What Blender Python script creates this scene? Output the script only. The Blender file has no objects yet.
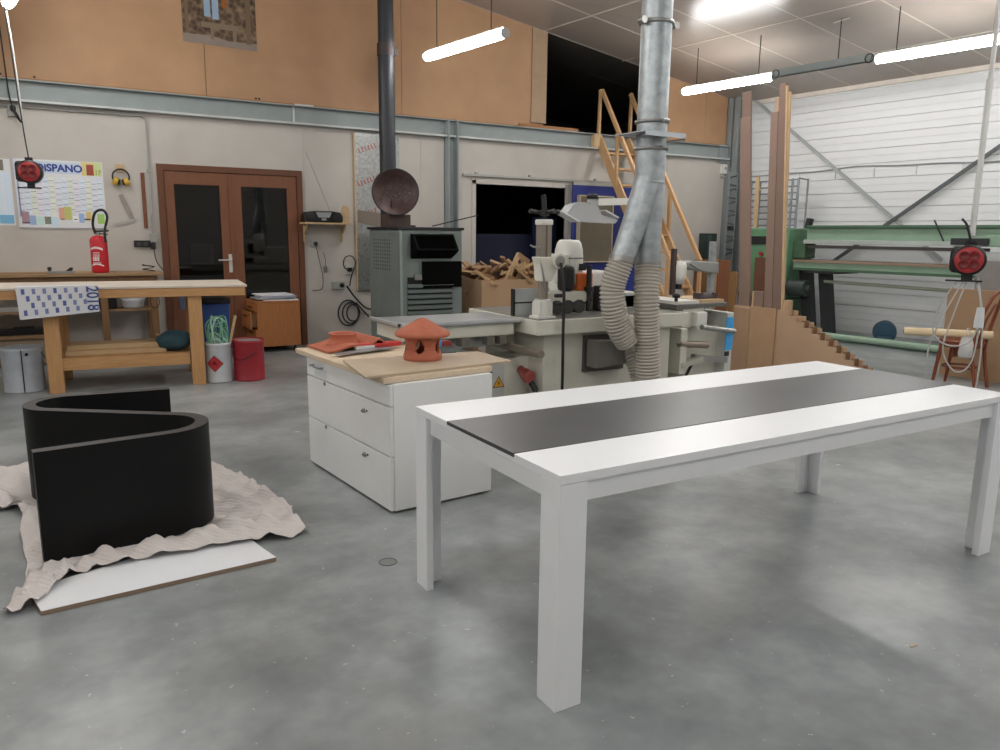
import bpy, bmesh, math, random
from mathutils import Matrix, Vector
random.seed(7)
S = bpy.context.scene
COL = S.collection
PI = math.pi

# ---------------------------------------------------------------- camera, world, exposure
F_PX, YAW, PITCH, ROLL, EYE = 756.135, 0.53194, 0.18392, 0.01122, 1.4447
fw = Vector((math.sin(YAW)*math.cos(PITCH), math.cos(YAW)*math.cos(PITCH), -math.sin(PITCH)))
rt = Vector((math.cos(YAW), -math.sin(YAW), 0)); up = rt.cross(fw)
cr, sr = math.cos(ROLL), math.sin(ROLL)
cx, cy, cz = cr*rt + sr*up, -sr*rt + cr*up, -fw
cam = bpy.data.cameras.new('camera'); camo = bpy.data.objects.new('camera', cam); COL.objects.link(camo)
cam.sensor_fit = 'HORIZONTAL'; cam.sensor_width = 36; cam.lens = F_PX/1000*36; cam.clip_start = .05; cam.clip_end = 100
camo.matrix_world = Matrix(((cx.x, cy.x, cz.x, 0), (cx.y, cy.y, cz.y, 0), (cx.z, cy.z, cz.z, EYE), (0, 0, 0, 1)))
S.camera = camo
w = bpy.data.worlds.new('world'); S.world = w; w.use_nodes = True
w.node_tree.nodes['Background'].inputs[0].default_value = (.6, .65, .7, 1)
w.node_tree.nodes['Background'].inputs[1].default_value = .05
S.view_settings.view_transform = 'Standard'; S.view_settings.look = 'None'
S.view_settings.gamma = 1; S.view_settings.use_curve_mapping = False
S.view_settings.exposure = 0.52
LAMP_GLOW = 40.0        # radiance of each fluorescent tube

def at(x, y, X=None, Y=None, Z=None):
    """point of the room seen at photo position x,y on a plane of known place"""
    d = cx*(x-500) + cy*(375-y) - cz*F_PX
    t = X/d.x if X is not None else Y/d.y if Y is not None else (Z-EYE)/d.z
    return Vector((0, 0, EYE)) + d*t

# ---------------------------------------------------------------- materials
def lin(h):
    h = h.lstrip('#'); v = [int(h[i:i+2], 16)/255 for i in (0, 2, 4)]
    return tuple(c/12.92 if c <= .04045 else ((c+.055)/1.055)**2.4 for c in v) + (1,)
MATS = {}
def mat(name, col, rough=.5, metal=0, var=.08, scale=6, stretch=(1, 1, 1), bump=0, bscale=None, spec=.5, col2=None, detail=4, emit=None, estr=0, coat=0):
    if name in MATS: return MATS[name]
    m = bpy.data.materials.new(name); m.use_nodes = True; MATS[name] = m
    n, l = m.node_tree.nodes, m.node_tree.links; b = n['Principled BSDF']
    b.inputs['Roughness'].default_value = rough; b.inputs['Metallic'].default_value = metal
    b.inputs['Specular IOR Level'].default_value = spec; b.inputs['Coat Weight'].default_value = coat
    c = lin(col) if isinstance(col, str) else col
    b.inputs['Base Color'].default_value = c
    if var or col2 or bump:
        tc = n.new('ShaderNodeTexCoord'); mp = n.new('ShaderNodeMapping'); mp.inputs['Scale'].default_value = stretch
        l.new(tc.outputs['Object'], mp.inputs['Vector'])
        nz = n.new('ShaderNodeTexNoise'); nz.inputs['Scale'].default_value = scale; nz.inputs['Detail'].default_value = detail
        nz.inputs['Roughness'].default_value = .6; l.new(mp.outputs[0], nz.inputs['Vector'])
        rp = n.new('ShaderNodeValToRGB'); e = rp.color_ramp.elements
        e[0].position = .3; e[1].position = .7
        c2 = (lin(col2) if isinstance(col2, str) else col2) if col2 else tuple(min(1, k*(1+var)) for k in c[:3])+(1,)
        c1 = c if col2 else tuple(k*(1-var) for k in c[:3])+(1,)
        e[0].color = c1; e[1].color = c2
        l.new(nz.outputs['Fac'], rp.inputs[0]); l.new(rp.outputs[0], b.inputs['Base Color'])
        if bump:
            bn = n.new('ShaderNodeBump'); bn.inputs['Strength'].default_value = bump; bn.inputs['Distance'].default_value = .01
            if bscale:
                n2 = n.new('ShaderNodeTexNoise'); n2.inputs['Scale'].default_value = bscale; n2.inputs['Detail'].default_value = 3
                l.new(mp.outputs[0], n2.inputs['Vector']); l.new(n2.outputs['Fac'], bn.inputs['Height'])
            else: l.new(nz.outputs['Fac'], bn.inputs['Height'])
            l.new(bn.outputs[0], b.inputs['Normal'])
    if emit:
        b.inputs['Emission Color'].default_value = lin(emit); b.inputs['Emission Strength'].default_value = estr
    return m
def wood(name, c1, c2, axis=0, rough=.55, scale=5):
    st = [14, 14, 14]; st[axis] = 1
    return mat(name, c1, rough, col2=c2, scale=scale, stretch=st, bump=.05)
def glass(name, tint=(1, 1, 1, 1), rough=.02, mix=.1):
    if name in MATS: return MATS[name]
    m = bpy.data.materials.new(name); m.use_nodes = True; MATS[name] = m
    n, l = m.node_tree.nodes, m.node_tree.links; n.remove(n['Principled BSDF'])
    t = n.new('ShaderNodeBsdfTransparent'); t.inputs[0].default_value = tint
    g = n.new('ShaderNodeBsdfGlossy'); g.inputs['Roughness'].default_value = rough
    f = n.new('ShaderNodeFresnel'); f.inputs[0].default_value = 1.5
    a = n.new('ShaderNodeMath'); a.operation = 'ADD'; a.inputs[1].default_value = mix; a.use_clamp = True
    x = n.new('ShaderNodeMixShader'); l.new(f.outputs[0], a.inputs[0]); l.new(a.outputs[0], x.inputs[0])
    l.new(t.outputs[0], x.inputs[1]); l.new(g.outputs[0], x.inputs[2]); l.new(x.outputs[0], n['Material Output'].inputs[0])
    return m

# ---------------------------------------------------------------- mesh builder
def rotz(a): return Matrix.Rotation(a, 3, 'Z')
class MB:
    def __init__(s): s.v = []; s.f = []; s.sm = []
    def add(s, vs, fs, smooth=False):
        o = len(s.v); s.v += [tuple(v) for v in vs]
        for f in fs: s.f.append(tuple(i+o for i in f)); s.sm.append(smooth)
        return s
    def box(s, x0, x1, y0, y1, z0, z1, R=None, c=None):
        vs = [Vector((x, y, z)) for z in (z0, z1) for y in (y0, y1) for x in (x0, x1)]
        if R is not None:
            c = Vector(c) if c is not None else Vector(((x0+x1)/2, (y0+y1)/2, (z0+z1)/2))
            vs = [c + R @ (v-c) for v in vs]
        return s.add(vs, [(0, 2, 3, 1), (4, 5, 7, 6), (0, 1, 5, 4), (2, 6, 7, 3), (0, 4, 6, 2), (1, 3, 7, 5)])
    def bar(s, a, b, w, h, upv=(0, 0, 1)):
        """beam of section w (across) x h (along up) from a to b"""
        a, b = Vector(a), Vector(b); d = (b-a).normalized(); u = Vector(upv)
        if abs(d.dot(u)) > .98: u = Vector((0, 1, 0))
        r = d.cross(u).normalized(); u = r.cross(d).normalized()
        vs = [p + r*(i*w/2) + u*(j*h/2) for p in (a, b) for i, j in ((-1, -1), (1, -1), (1, 1), (-1, 1))]
        return s.add(vs, [(0, 1, 2, 3), (7, 6, 5, 4), (0, 4, 5, 1), (1, 5, 6, 2), (2, 6, 7, 3), (3, 7, 4, 0)])
    def frame(s, d):
        d = d.normalized(); u = Vector((0, 0, 1)) if abs(d.z) < .9 else Vector((1, 0, 0))
        r = d.cross(u).normalized(); return r, r.cross(d).normalized()
    def cyl(s, a, b, r, r2=None, n=16, caps=True):
        a, b = Vector(a), Vector(b); r2 = r if r2 is None else r2; e, u = s.frame(b-a)
        ring = lambda p, q: [p + (e*math.cos(2*PI*i/n) + u*math.sin(2*PI*i/n))*q for i in range(n)]
        A, B = ring(a, r), ring(b, r2)
        s.add(A+B, [(i, (i+1) % n, n+(i+1) % n, n+i) for i in range(n)], True)
        if caps: s.add(A, [tuple(range(n-1, -1, -1))]); s.add(B, [tuple(range(n))])
        return s
    def tube(s, pts, r, n=8, caps=True):
        pts = [Vector(p) for p in pts]; R = r if callable(r) else (lambda k: r)
        rings = []; e = None
        for k, p in enumerate(pts):
            d = (pts[min(k+1, len(pts)-1)] - pts[max(k-1, 0)]).normalized()
            if e is None: e, u = s.frame(d)
            else:
                e = (e - d*e.dot(d)).normalized(); u = e.cross(d).normalized()*-1
                u = d.cross(e).normalized()
            u = d.cross(e).normalized()
            rings.append([p + (e*math.cos(2*PI*i/n) + u*math.sin(2*PI*i/n))*R(k) for i in range(n)])
        vs = [v for q in rings for v in q]
        s.add(vs, [(k*n+i, k*n+(i+1) % n, (k+1)*n+(i+1) % n, (k+1)*n+i) for k in range(len(pts)-1) for i in range(n)], True)
        if caps: s.add(rings[0], [tuple(range(n-1, -1, -1))]); s.add(rings[-1], [tuple(range(n))])
        return s
    def lathe(s, prof, n=24, c=(0, 0, 0), M=None):
        c = Vector(c); vs = []
        for r, z in prof:
            for i in range(n):
                v = Vector((r*math.cos(2*PI*i/n), r*math.sin(2*PI*i/n), z)); vs.append(c + (M @ v if M else v))
        return s.add(vs, [(k*n+i, k*n+(i+1) % n, (k+1)*n+(i+1) % n, (k+1)*n+i) for k in range(len(prof)-1) for i in range(n)], True)
    def prism(s, poly, a, axis, t):
        """polygon (2-D) extruded by t along axis from a. axis x: (y,z); y: (x,z); z: (x,y)"""
        def P(p, q): return {'x': (q, p[0], p[1]), 'y': (p[0], q, p[1]), 'z': (p[0], p[1], q)}[axis]
        n = len(poly); A = [P(p, a) for p in poly]; B = [P(p, a+t) for p in poly]
        fl = (sum(poly[i][0]*poly[(i+1) % n][1]-poly[(i+1) % n][0]*poly[i][1] for i in range(n)) > 0) != (axis == 'y')
        if t < 0: fl = not fl
        f = [(tuple(range(n-1, -1, -1))), tuple(range(n, 2*n))] + [(i, (i+1) % n, n+(i+1) % n, n+i) for i in range(n)]
        if not fl: f = [tuple(reversed(q)) for q in f]
        return s.add(A+B, f)
    def obj(s, name, m, parent=None, bevel=0, seg=2, subsurf=0, loc=None):
        me = bpy.data.meshes.new(name); me.from_pydata(s.v, [], s.f); me.update()
        for p, q in zip(me.polygons, s.sm): p.use_smooth = q
        me.materials.append(m)
        o = bpy.data.objects.new(name, me); COL.objects.link(o)
        if parent: o.parent = parent
        if loc is not None: o.location = loc
        if bevel:
            b = o.modifiers.new('bevel', 'BEVEL'); b.width = bevel; b.segments = seg; b.limit_method = 'ANGLE'
        if subsurf:
            b = o.modifiers.new('subsurf', 'SUBSURF'); b.levels = b.render_levels = subsurf
        return o
def tag(o, label=None, cat=None, group=None, kind=None):
    if label: o['label'] = label
    if cat: o['category'] = cat
    if group: o['group'] = group
    if kind: o['kind'] = kind
    return o
def thing(name, label, cat, loc=(0, 0, 0), rz=0, group=None):
    o = bpy.data.objects.new(name, None); COL.objects.link(o); o.empty_display_size = .1
    o.location = loc; o.rotation_euler = (0, 0, rz); return tag(o, label, cat, group)
def copy_tree(o, parent=None):
    c = o.copy(); COL.objects.link(c); c.parent = parent
    for ch in list(o.children): copy_tree(ch, c)
    return c
def text(name, body, size, m, parent, loc, rot, sx=1, off=0):
    cu = bpy.data.curves.new(name, 'FONT'); cu.body = body; cu.size = size; cu.extrude = .0006; cu.align_x = 'CENTER'; cu.align_y = 'CENTER'; cu.offset = off
    t = bpy.data.objects.new(name, cu); COL.objects.link(t)
    dg = bpy.context.evaluated_depsgraph_get(); me = bpy.data.meshes.new_from_object(t.evaluated_get(dg))
    bpy.data.objects.remove(t); me.materials.clear(); me.materials.append(m)
    o = bpy.data.objects.new(name, me); COL.objects.link(o); o.parent = parent; o.location = loc; o.rotation_euler = rot; o.scale = (sx, 1, 1)
    return o
def bez(pts, n=10):
    """smooth path through points (Catmull-Rom)"""
    p = [Vector(q) for q in pts]; p = [p[0]*2-p[1]] + p + [p[-1]*2-p[-2]]; out = []
    for i in range(1, len(p)-2):
        for k in range(n):
            t = k/n; a, b, c, d = p[i-1], p[i], p[i+1], p[i+2]
            out.append(.5*((2*b) + (c-a)*t + (2*a-5*b+4*c-d)*t*t + (3*b-a-3*c+d)*t**3))
    return out + [p[-2]]

# palette
WHITE = mat('white_laminate', '#eceef1', .35, var=.01)
CABW = mat('cabinet_white', '#e6e7e6', .45, var=.03, scale=3)
GALV = mat('galvanised', '#b4babc', .48, .65, col2='#8f9699', scale=14, detail=8)
STEELG = mat('grey_beam_paint', '#8d9594', .5, var=.05)
STEEL = mat('bare_steel', '#9b9b98', .35, .8, var=.1)
DARK = mat('dark_metal', '#2a2a2c', .5, .3)
BLACKP = mat('black_plastic', '#141416', .45, var=.1)
CREAM = mat('machine_cream', '#d3d1c5', .45, col2='#c6c4b6', scale=5)
PINE = wood('pine', '#c69a69', '#b48555', 0)
PINEZ = wood('pine_upright', '#c69a69', '#b48555', 2)
PINEY = wood('pine_along', '#c69a69', '#b48555', 1)
MDF = mat('mdf_brown', '#b39478', .7, var=.06, scale=4)
CARD = mat('cardboard', '#ab8b6d', .8, var=.05, scale=4)
CHIP = mat('orange_chipboard', '#b28c69', .6, col2='#a78160', scale=2.5)
WALLM = mat('wall_render', '#c4bfb8', .85, col2='#b9b3ab', scale=1.6, bump=.06, bscale=30)
TERRA = mat('terracotta', '#b0644a', .75, var=.08, scale=20)
RED = mat('red_paint', '#97202b', .4, var=.1)
GREEN = mat('machine_green', '#859f89', .45, col2='#79947e', scale=4)
GREEND = mat('machine_green_dark', '#3f5d45', .5, var=.1)
BLUE = mat('blue_panel', '#2f3b86', .5, var=.05)
CORDW = mat('grey_cord', '#b5b5b2', .5, var=0)
CORDB = mat('black_cord', '#161618', .5, var=0)
PAPER = mat('paper_white', '#dcdde0', .7, var=.03)
DBROWN = wood('door_brown', '#7f4f34', '#6b4027', 2)

# ================================================================ THE SHELL
YW = 9.75                      # inner face of the rear wall
TH = math.radians(6)           # the right-hand wall is 6 degrees off square
UX = Vector((math.cos(TH), math.sin(TH), 0)); UY = Vector((-math.sin(TH), math.cos(TH), 0)); C0 = Vector((10.55, YW, 0))
def ceil_z(x, y): return 3.72 - .15*((Vector((x, y, 0))-C0).dot(UX))
def struct(name, mb, m, **k): return tag(mb.obj(name, m, **k), kind='structure')

def floor_material():
    m = bpy.data.materials.new('polished_concrete'); m.use_nodes = True
    n, l = m.node_tree.nodes, m.node_tree.links; b = n['Principled BSDF']
    tc = n.new('ShaderNodeTexCoord')
    def noise(sc, det, st=(1, 1, 1), rg=.6):
        mp = n.new('ShaderNodeMapping'); mp.inputs['Scale'].default_value = st; l.new(tc.outputs['Object'], mp.inputs[0])
        z = n.new('ShaderNodeTexNoise'); z.inputs['Scale'].default_value = sc; z.inputs['Detail'].default_value = det; z.inputs['Roughness'].default_value = rg
        l.new(mp.outputs[0], z.inputs['Vector']); return z
    def ramp(src, a, ca, bb, cb):
        r = n.new('ShaderNodeValToRGB'); e = r.color_ramp.elements; e[0].position = a; e[0].color = ca; e[1].position = bb; e[1].color = cb; r.color_ramp.interpolation = 'EASE'
        l.new(src, r.inputs[0]); return r
    def mix(mode, f, a, c):
        x = n.new('ShaderNodeMix'); x.data_type = 'RGBA'; x.blend_type = mode
        if hasattr(f, 'node'): l.new(f, x.inputs[0])
        else: x.inputs[0].default_value = f
        l.new(a, x.inputs[6])
        if hasattr(c, 'node'): l.new(c, x.inputs[7])
        else: x.inputs[7].default_value = c
        return x.outputs[2]
    big = ramp(noise(.8, 5).outputs[0], .1, lin('#6c7273'), .9, lin('#b4b8b9'))
    mid = ramp(noise(3.2, 9, (1, 1, 1), .68).outputs[0], .15, (.7, .71, .72, 1), .85, (1.12, 1.12, 1.1, 1))
    c = mix('MULTIPLY', 1, big.outputs[0], mid.outputs[0])
    stain = ramp(noise(1.7, 3, (1, 1, 1)).outputs[0], .5, (0, 0, 0, 1), .85, (.45, .45, .45, 1))
    c = mix('MIX', stain.outputs[0], c, lin('#98938a'))
    fleck = ramp(noise(30, 2).outputs[0], .7, (0, 0, 0, 1), .74, (.55, .55, .55, 1))
    c = mix('MIX', fleck.outputs[0], c, lin('#d2d2cd'))
    l.new(c, b.inputs['Base Color'])
    r = ramp(noise(2.6, 2, (1, 1, 1), .4).outputs[0], .1, (.28, .28, .28, 1), .9, (.4, .4, .4, 1)); l.new(r.outputs[0], b.inputs['Roughness'])
    bp = n.new('ShaderNodeBump'); bp.inputs['Strength'].default_value = .04; bp.inputs['Distance'].default_value = .01
    l.new(noise(16, 4).outputs[0], bp.inputs['Height']); l.new(bp.outputs[0], b.inputs['Normal'])
    b.inputs['Specular IOR Level'].default_value = .5
    return m
FLOORM = floor_material()
fl = struct('floor', MB().box(-7.7, 12.7, -7.7, 14.2, -.2, 0), FLOORM)

# rear wall: pieces round the glazed door and the dark doorway
wb = MB()
for x0, x1, z0, z1 in ((-7.5, 1.12, 0, 2.97), (1.12, 2.8, 2.2, 2.97), (2.8, 5.3, 0, 2.97), (5.3, 6.85, 2.15, 2.97), (6.85, 10.9, 0, 2.97)):
    wb.box(x0, x1, YW, YW+.2, z0, z1)
wall_back = struct('wall_back', wb, WALLM)
# raised seams of the wall lining
for x in (-1.3, 2.84, 4.45, 8.9):
    pz = (0, 2.75)
    MB().box(x-.006, x+.006, YW-.004, YW, *pz).obj('wall_seam', WALLM, wall_back)
MB().box(5.24, 5.3, YW-.012, YW+.2, 0, 2.2).obj('door_lining', WALLM, wall_back)
MB().box(6.85, 6.93, YW-.02, YW+.2, 0, 2.2).obj('door_lining', mat('lining_grey', '#8b8a84', .5), wall_back)
MB().box(5.24, 6.93, YW-.012, YW+.2, 2.15, 2.22).obj('door_lining', WALLM, wall_back)
# orange chipboard cladding over the beam: separate boards
up_w = struct('wall_upper', MB().box(-7.5, 6.45, YW+.03, YW+.2, 2.97, 7.2).box(8.5, 10.6, YW+.03, YW+.2, 2.97, 4.3), CHIP)
xs = [-7.5, -5.6, -3.2, -.75, 1.72, 4.18, 6.21]
for a, b in zip(xs[:-1], xs[1:]):
    MB().prism([(a+.003, 3.0), (b-.003, 3.0), (b-.003, ceil_z(b, YW)+.02), (a+.003, ceil_z(a, YW)+.02)], YW, 'y', .03).obj('panel', CHIP, up_w)
MB().prism([(6.213, 3.06), (6.47, 3.06), (6.47, 4.34), (6.213, 4.37)], YW-.012, 'y', .2).obj('panel', mat('chip_edge', '#a58a6e', .6), up_w)
for a, b in ((8.5, 9.7), (9.7, 10.2)):
    MB().prism([(a, 3.0), (b-.004, 3.0), (b-.004, ceil_z(b, YW)+.02), (a, ceil_z(a, YW)+.02)], YW, 'y', .03).obj('panel', CHIP, up_w)
MB().box(-7.5, 5.9, YW-.02, YW+.03, 2.975, 3.0).obj('ledge_strip', mat('ledge_wood', '#9c6a3c', .6), up_w)
MB().box(6.0, 7.05, YW-.03, YW+.1, 2.975, 3.03).obj('ledge_strip', MATS['ledge_wood'], up_w)
for x in (-.3, .0, 2.28, 2.32):
    MB().cyl((x, YW-.012, 3.02), (x, YW+.001, 3.02), .012, n=8).obj('screw', DARK, up_w)
# mezzanine and the dark rooms behind
DK = mat('shaded_plaster', '#2e2b28', .9)  # gloom of the unlit rooms is put into this dark colour
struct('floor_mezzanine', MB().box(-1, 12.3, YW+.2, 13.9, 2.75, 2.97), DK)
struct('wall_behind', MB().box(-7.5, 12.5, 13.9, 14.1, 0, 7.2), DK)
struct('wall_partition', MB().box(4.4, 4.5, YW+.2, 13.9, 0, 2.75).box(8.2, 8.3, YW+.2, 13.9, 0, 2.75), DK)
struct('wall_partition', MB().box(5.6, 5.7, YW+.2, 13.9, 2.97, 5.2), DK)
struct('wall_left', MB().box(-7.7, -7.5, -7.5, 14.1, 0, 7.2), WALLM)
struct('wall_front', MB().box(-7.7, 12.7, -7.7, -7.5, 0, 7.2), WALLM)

# ---- beam and columns
bm = MB(); z0, z1 = 2.75, 2.975
bm.box(-7.5, 10.3, YW-.03, YW+.0, z0+.012, z1-.012)
beam = struct('trim_1', bm, STEELG)
MB().box(-7.5, 10.3, YW-.11, YW, z0, z0+.022).obj('flange', mat('flange_light', '#bcc0bf', .5), beam)
MB().box(-7.5, 10.3, YW-.11, YW, z1-.014, z1).obj('flange', STEELG, beam)
for x in (2.72, 4.99):
    MB().box(x-.012, x+.012, YW-.045, YW-.03, z0+.014, z1-.014).obj('stiffener', mat('primer_white', '#c9cbc9', .6), beam)
MB().box(2.72, 2.95, YW-.114, YW-.1, z1-.004, z1+.012).obj('flange_tape', MATS['primer_white'], beam)
c = struct('trim_2', MB().box(4.8, 4.95, YW-.02, YW, 0, 2.98).box(4.8, 4.815, YW-.15, YW, 0, 2.98).box(4.935, 4.95, YW-.15, YW, 0, 2.98), STEELG)
for z in (2.8, 2.86, 2.92):
    for x in (4.755, 4.785): MB().cyl((x, YW-.045, z), (x, YW-.03, z), .009, n=8).obj('bolt', STEEL, c)
c = struct('trim_3', MB().box(10.22, 10.24, YW-.26, YW, 0, 3.77).box(10.42, 10.44, YW-.26, YW, 0, 3.77).box(10.22, 10.44, YW-.14, YW-.12, 0, 3.77), mat('column_grey', '#7c8182', .5))
MB().box(10.02, 10.22, YW-.05, YW-.035, 2.7, 3.0).obj('end_plate', STEELG, c)

# ---- right wall of white horizontal boards (6 degrees off square)
wr = thing('wall_right', None, None, C0, TH); tag(wr, kind='structure')
SID = mat('white_siding', '#d3d4d5', .4, var=.02)
def wz(t): return 3.72
MB().box(.03, .2, -17.5, .6, 0, 3.9).obj('backing', mat('siding_gap', '#c6c8ca', .8), wr)
pl = MB().prism([(.0, .006), (.012, .0), (.03, .0), (.03, .212), (.0, .212), (.0, .112), (.004, .109), (.0, .106)], 0, 'y', -17.5)
first = None
for k in range(18):
    if first is None: o = first = pl.obj('plank', SID, wr)
    else: o = first.copy(); COL.objects.link(o)
    o.location = (0, .3, .215*k-.02)
# ---- ceiling: panels with pale joint strips
ce = struct('ceiling', MB().add([(x, y, ceil_z(x, y)+dz) for dz in (.035, .2) for x, y in ((-7.7, -7.7), (12.7, -7.7), (12.7, 14.1), (-7.7, 14.1))],
    [(3, 2, 1, 0), (4, 5, 6, 7), (0, 1, 5, 4), (1, 2, 6, 5), (2, 3, 7, 6), (3, 0, 4, 7)]), mat('ceiling_void', '#6d655e', .8))
CEILM = mat('ceiling_panel', '#998e85', .3, col2='#8e837a', scale=1.2)
JOINT = mat('joint_strip', '#c2b9ae', .5)
def cpt(s, y):      # s: distance from right wall (negative inwards), y: world depth
    # point with (p-C0).UX = s at world y
    return Vector(((s + C0.dot(UX) - y*UX.y)/UX.x, y, 0))
sl = [.0] + [-1.12-1.5*k for k in range(13)]
yl = [13.7-.99*k for k in range(22)]
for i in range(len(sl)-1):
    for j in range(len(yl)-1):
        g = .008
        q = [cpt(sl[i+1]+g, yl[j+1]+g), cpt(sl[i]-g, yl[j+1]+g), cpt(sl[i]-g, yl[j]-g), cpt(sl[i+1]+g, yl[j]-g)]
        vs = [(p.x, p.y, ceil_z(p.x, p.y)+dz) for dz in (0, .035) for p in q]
        MB().add(vs, [(3, 2, 1, 0), (4, 5, 6, 7), (0, 1, 5, 4), (1, 2, 6, 5), (2, 3, 7, 6), (3, 0, 4, 7)]).obj('ceiling_panel', CEILM if yl[j] < 10 else mat('ceiling_panel_shaded', '#35302c', .7), ce)  # panels over the mezzanine: its shade is put into the colour
for s_ in sl[1:]:
    a, b = cpt(s_, -7.5), cpt(s_, 9.8)
    MB().bar((a.x, a.y, ceil_z(a.x, a.y)+.002), (b.x, b.y, ceil_z(b.x, b.y)+.002), .03, .008).obj('joint_strip', JOINT, ce)
for y_ in [y for y in yl if y < 9.8]:
    a, b = cpt(-18.8, y_), cpt(-.02, y_)
    MB().bar((a.x, a.y, ceil_z(a.x, a.y)+.002), (b.x, b.y, ceil_z(b.x, b.y)+.002), .02, .008).obj('joint_strip', JOINT, ce)
MB().box(-.05, .0, -17.4, .2, 3.66, 3.73).obj('trim_4', JOINT, None)
o = bpy.data.objects['trim_4']; o.location = C0; o.rotation_euler = (0, 0, TH); tag(o, kind='structure')

# ---- glazed double door in the rear wall
d = thing('door_1', None, None, (1.12, YW, 0)); tag(d, kind='structure')
DFR = wood('door_frame_brown', '#6c4128', '#5a341d', 2); GL = glass('dark_glass', (.35, .36, .38, 1), .03, .02)
MB().box(0, .07, -.03, .1, 0, 2.2).box(1.61, 1.68, -.03, .1, 0, 2.2).box(.07, 1.61, -.029, .1, 2.13, 2.2).obj('door_frame', DFR, d)
for k, (a, b) in enumerate(((.075, .80), (.80, 1.605))):
    lf = MB()
    s0 = .1 if k == 0 else .13; s1 = .12 if k == 0 else .12
    lf.box(a, a+s0, -.015, .035, .01, 2.125).box(b-s1, b, -.015, .035, .01, 2.125).box(a+s0, b-s1, -.014, .034, 1.98, 2.125).box(a+s0, b-s1, -.008, .028, .01, .6)
    leaf = lf.obj('door_leaf', DBROWN, d)
    MB().box(a+s0, b-s1, .005, .013, .6, 1.98).obj('pane', GL, leaf)
MB().box(.745, .79, -.024, -.012, .95, 1.17).cyl((.767, -.05, 1.1), (.767, -.012, 1.1), .011, n=10).cyl((.775, -.05, 1.1), (.62, -.05, 1.1), .01, n=10).obj('door_handle', mat('handle_white', '#d2cfc6', .35, .2), d)
MB().box(.785, .815, -.028, -.012, .02, 2.12).obj('cover_strip', DBROWN, d)
# lit things glimpsed in the office behind the panes
o = thing('office_chair', 'pale office chair back seen through left pane of brown glazed door', 'chair', (1.75, 10.9, 0))
MB().box(-.14, .14, -.02, .03, 1.0, 1.28).obj('backrest', PAPER, o, bevel=.02)
MB().box(-.2, .2, -.42, 0, .45, .52).obj('seat', DARK, o, bevel=.02)
MB().cyl((0, -.2, .03), (0, -.2, .45), .025).box(-.02, .02, 0, .03, .5, 1.05).obj('stem', DARK, o)
MB().bar((-.28, -.2, .02), (.28, -.2, .02), .04, .04).bar((0, -.48, .02), (0, .08, .02), .04, .04).obj('base', DARK, o)

# ---- dark doorway: track, blue panels inside
o = struct('trim_5', MB().box(5.08, 8.35, YW-.05, YW, 2.25, 2.28), mat('track_grey', '#a5a6a2', .5, .3))
for x in (5.3, 6.2, 7.4): MB().box(x-.02, x+.02, YW-.055, YW, 2.275, 2.31).obj('bracket', MATS['track_grey'], o)
o = thing('storage_panel', 'dark navy blue panel standing inside the dark doorway', 'panel', (6.35, 10.7, 0), -.25)
MB().box(-.95, .5, 0, .04, .05, 1.45).obj('sheet', mat('navy', '#111a3c', .6), o)
MB().box(-.95, -.85, .04, .3, 0, .05).box(.4, .5, .04, .3, 0, .05).obj('foot', DARK, o)
o = thing('storage_door', 'taller navy door leaf standing right inside dark doorway', 'door', (6.93, 10.3, 0), .1)
MB().box(-.3, .5, 0, .05, .02, 1.72).obj('leaf', mat('navy2', '#14203e', .6), o)
MB().cyl((-.22, -.03, 1.0), (-.22, 0, 1.0), .02, n=10).obj('knob', STEEL, o)
# blue sliding panel on the wall to the right of the doorway
o = thing('sliding_door', 'royal blue sliding door panel hung beside the dark doorway', 'door', (6.95, YW-.05, 0))
MB().box(0, 1.35, -.03, .0, .02, 2.24).obj('leaf', BLUE, o)
MB().box(0, 1.35, -.036, .002, 2.2, 2.245).obj('rail', mat('track_pale', '#b8b6ae', .5), o)

# ================================================================ LAMPS
TUBEM = mat('lamp_tube_lit', '#ffffff', .4, var=0, emit='#fefdfb', estr=LAMP_GLOW)
LW = mat('lamp_body_grey', '#b9bbb8', .5)
DIRL = Vector((.155, -.988, 0)).normalized()
def lamp(label, c, wires=True, lit=True):
    c = Vector(c); rz = math.atan2(DIRL.y, DIRL.x)
    o = thing('tube_lamp', label, 'lamp', c, rz, 'hanging fluorescent tube lamps')
    L = .75
    prof = [(0, -L+.03), (.045, -L+.03), (.052, -L+.08), (.052, L-.08), (.045, L-.03), (0, L-.03)]
    MB().lathe(prof, 16, M=Matrix(((0, 0, 1), (1, 0, 0), (0, 1, 0)))).obj('diffuser', TUBEM, o)
    for s in (-1, 1):
        MB().cyl((s*(L-.035), 0, 0), (s*L, 0, 0), .05, n=14).obj('end_cap', LW, o)
        if wires:
            p = c + DIRL*(s*.5); top = ceil_z(p.x, p.y)-c.z
            MB().cyl((s*.5, 0, .05), (s*.5, 0, top), .006, n=6).obj('hanger', DARK, o)
    MB().box(-L+.05, L-.05, -.03, .03, .046, .06).obj('spine', LW, o)
    return o
ZL = 3.5
t2 = Vector((8.177, 8.723, 3.526))
lamp('lit tube lamp hanging over the wooden stair, left of grey channel', t2 + DIRL*.75)
lamp('lit tube lamp right of the grey channel over green sander', t2 + DIRL*(2.79+.75))
lamp('lit tube lamp over the table end, last of its row', t2 + DIRL*(6.5))
lamp('lit tube lamp hanging before the orange upper wall beside the flue', Vector((4.104, 7.863, 3.483)))
lamp('lit tube lamp over the cream machine tables', Vector((4.104, 7.863, 3.483)) + DIRL*3.2)
lamp('lit tube lamp above the white table', Vector((4.104, 7.863, 3.483)) + DIRL*6.4)
a = at(7, 4, Z=3.5)
lamp('lit tube lamp at the top left over the pine workbench', a + DIRL*.75)
lamp('lit tube lamp above the black curved panel', a + DIRL*3.95)
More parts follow.
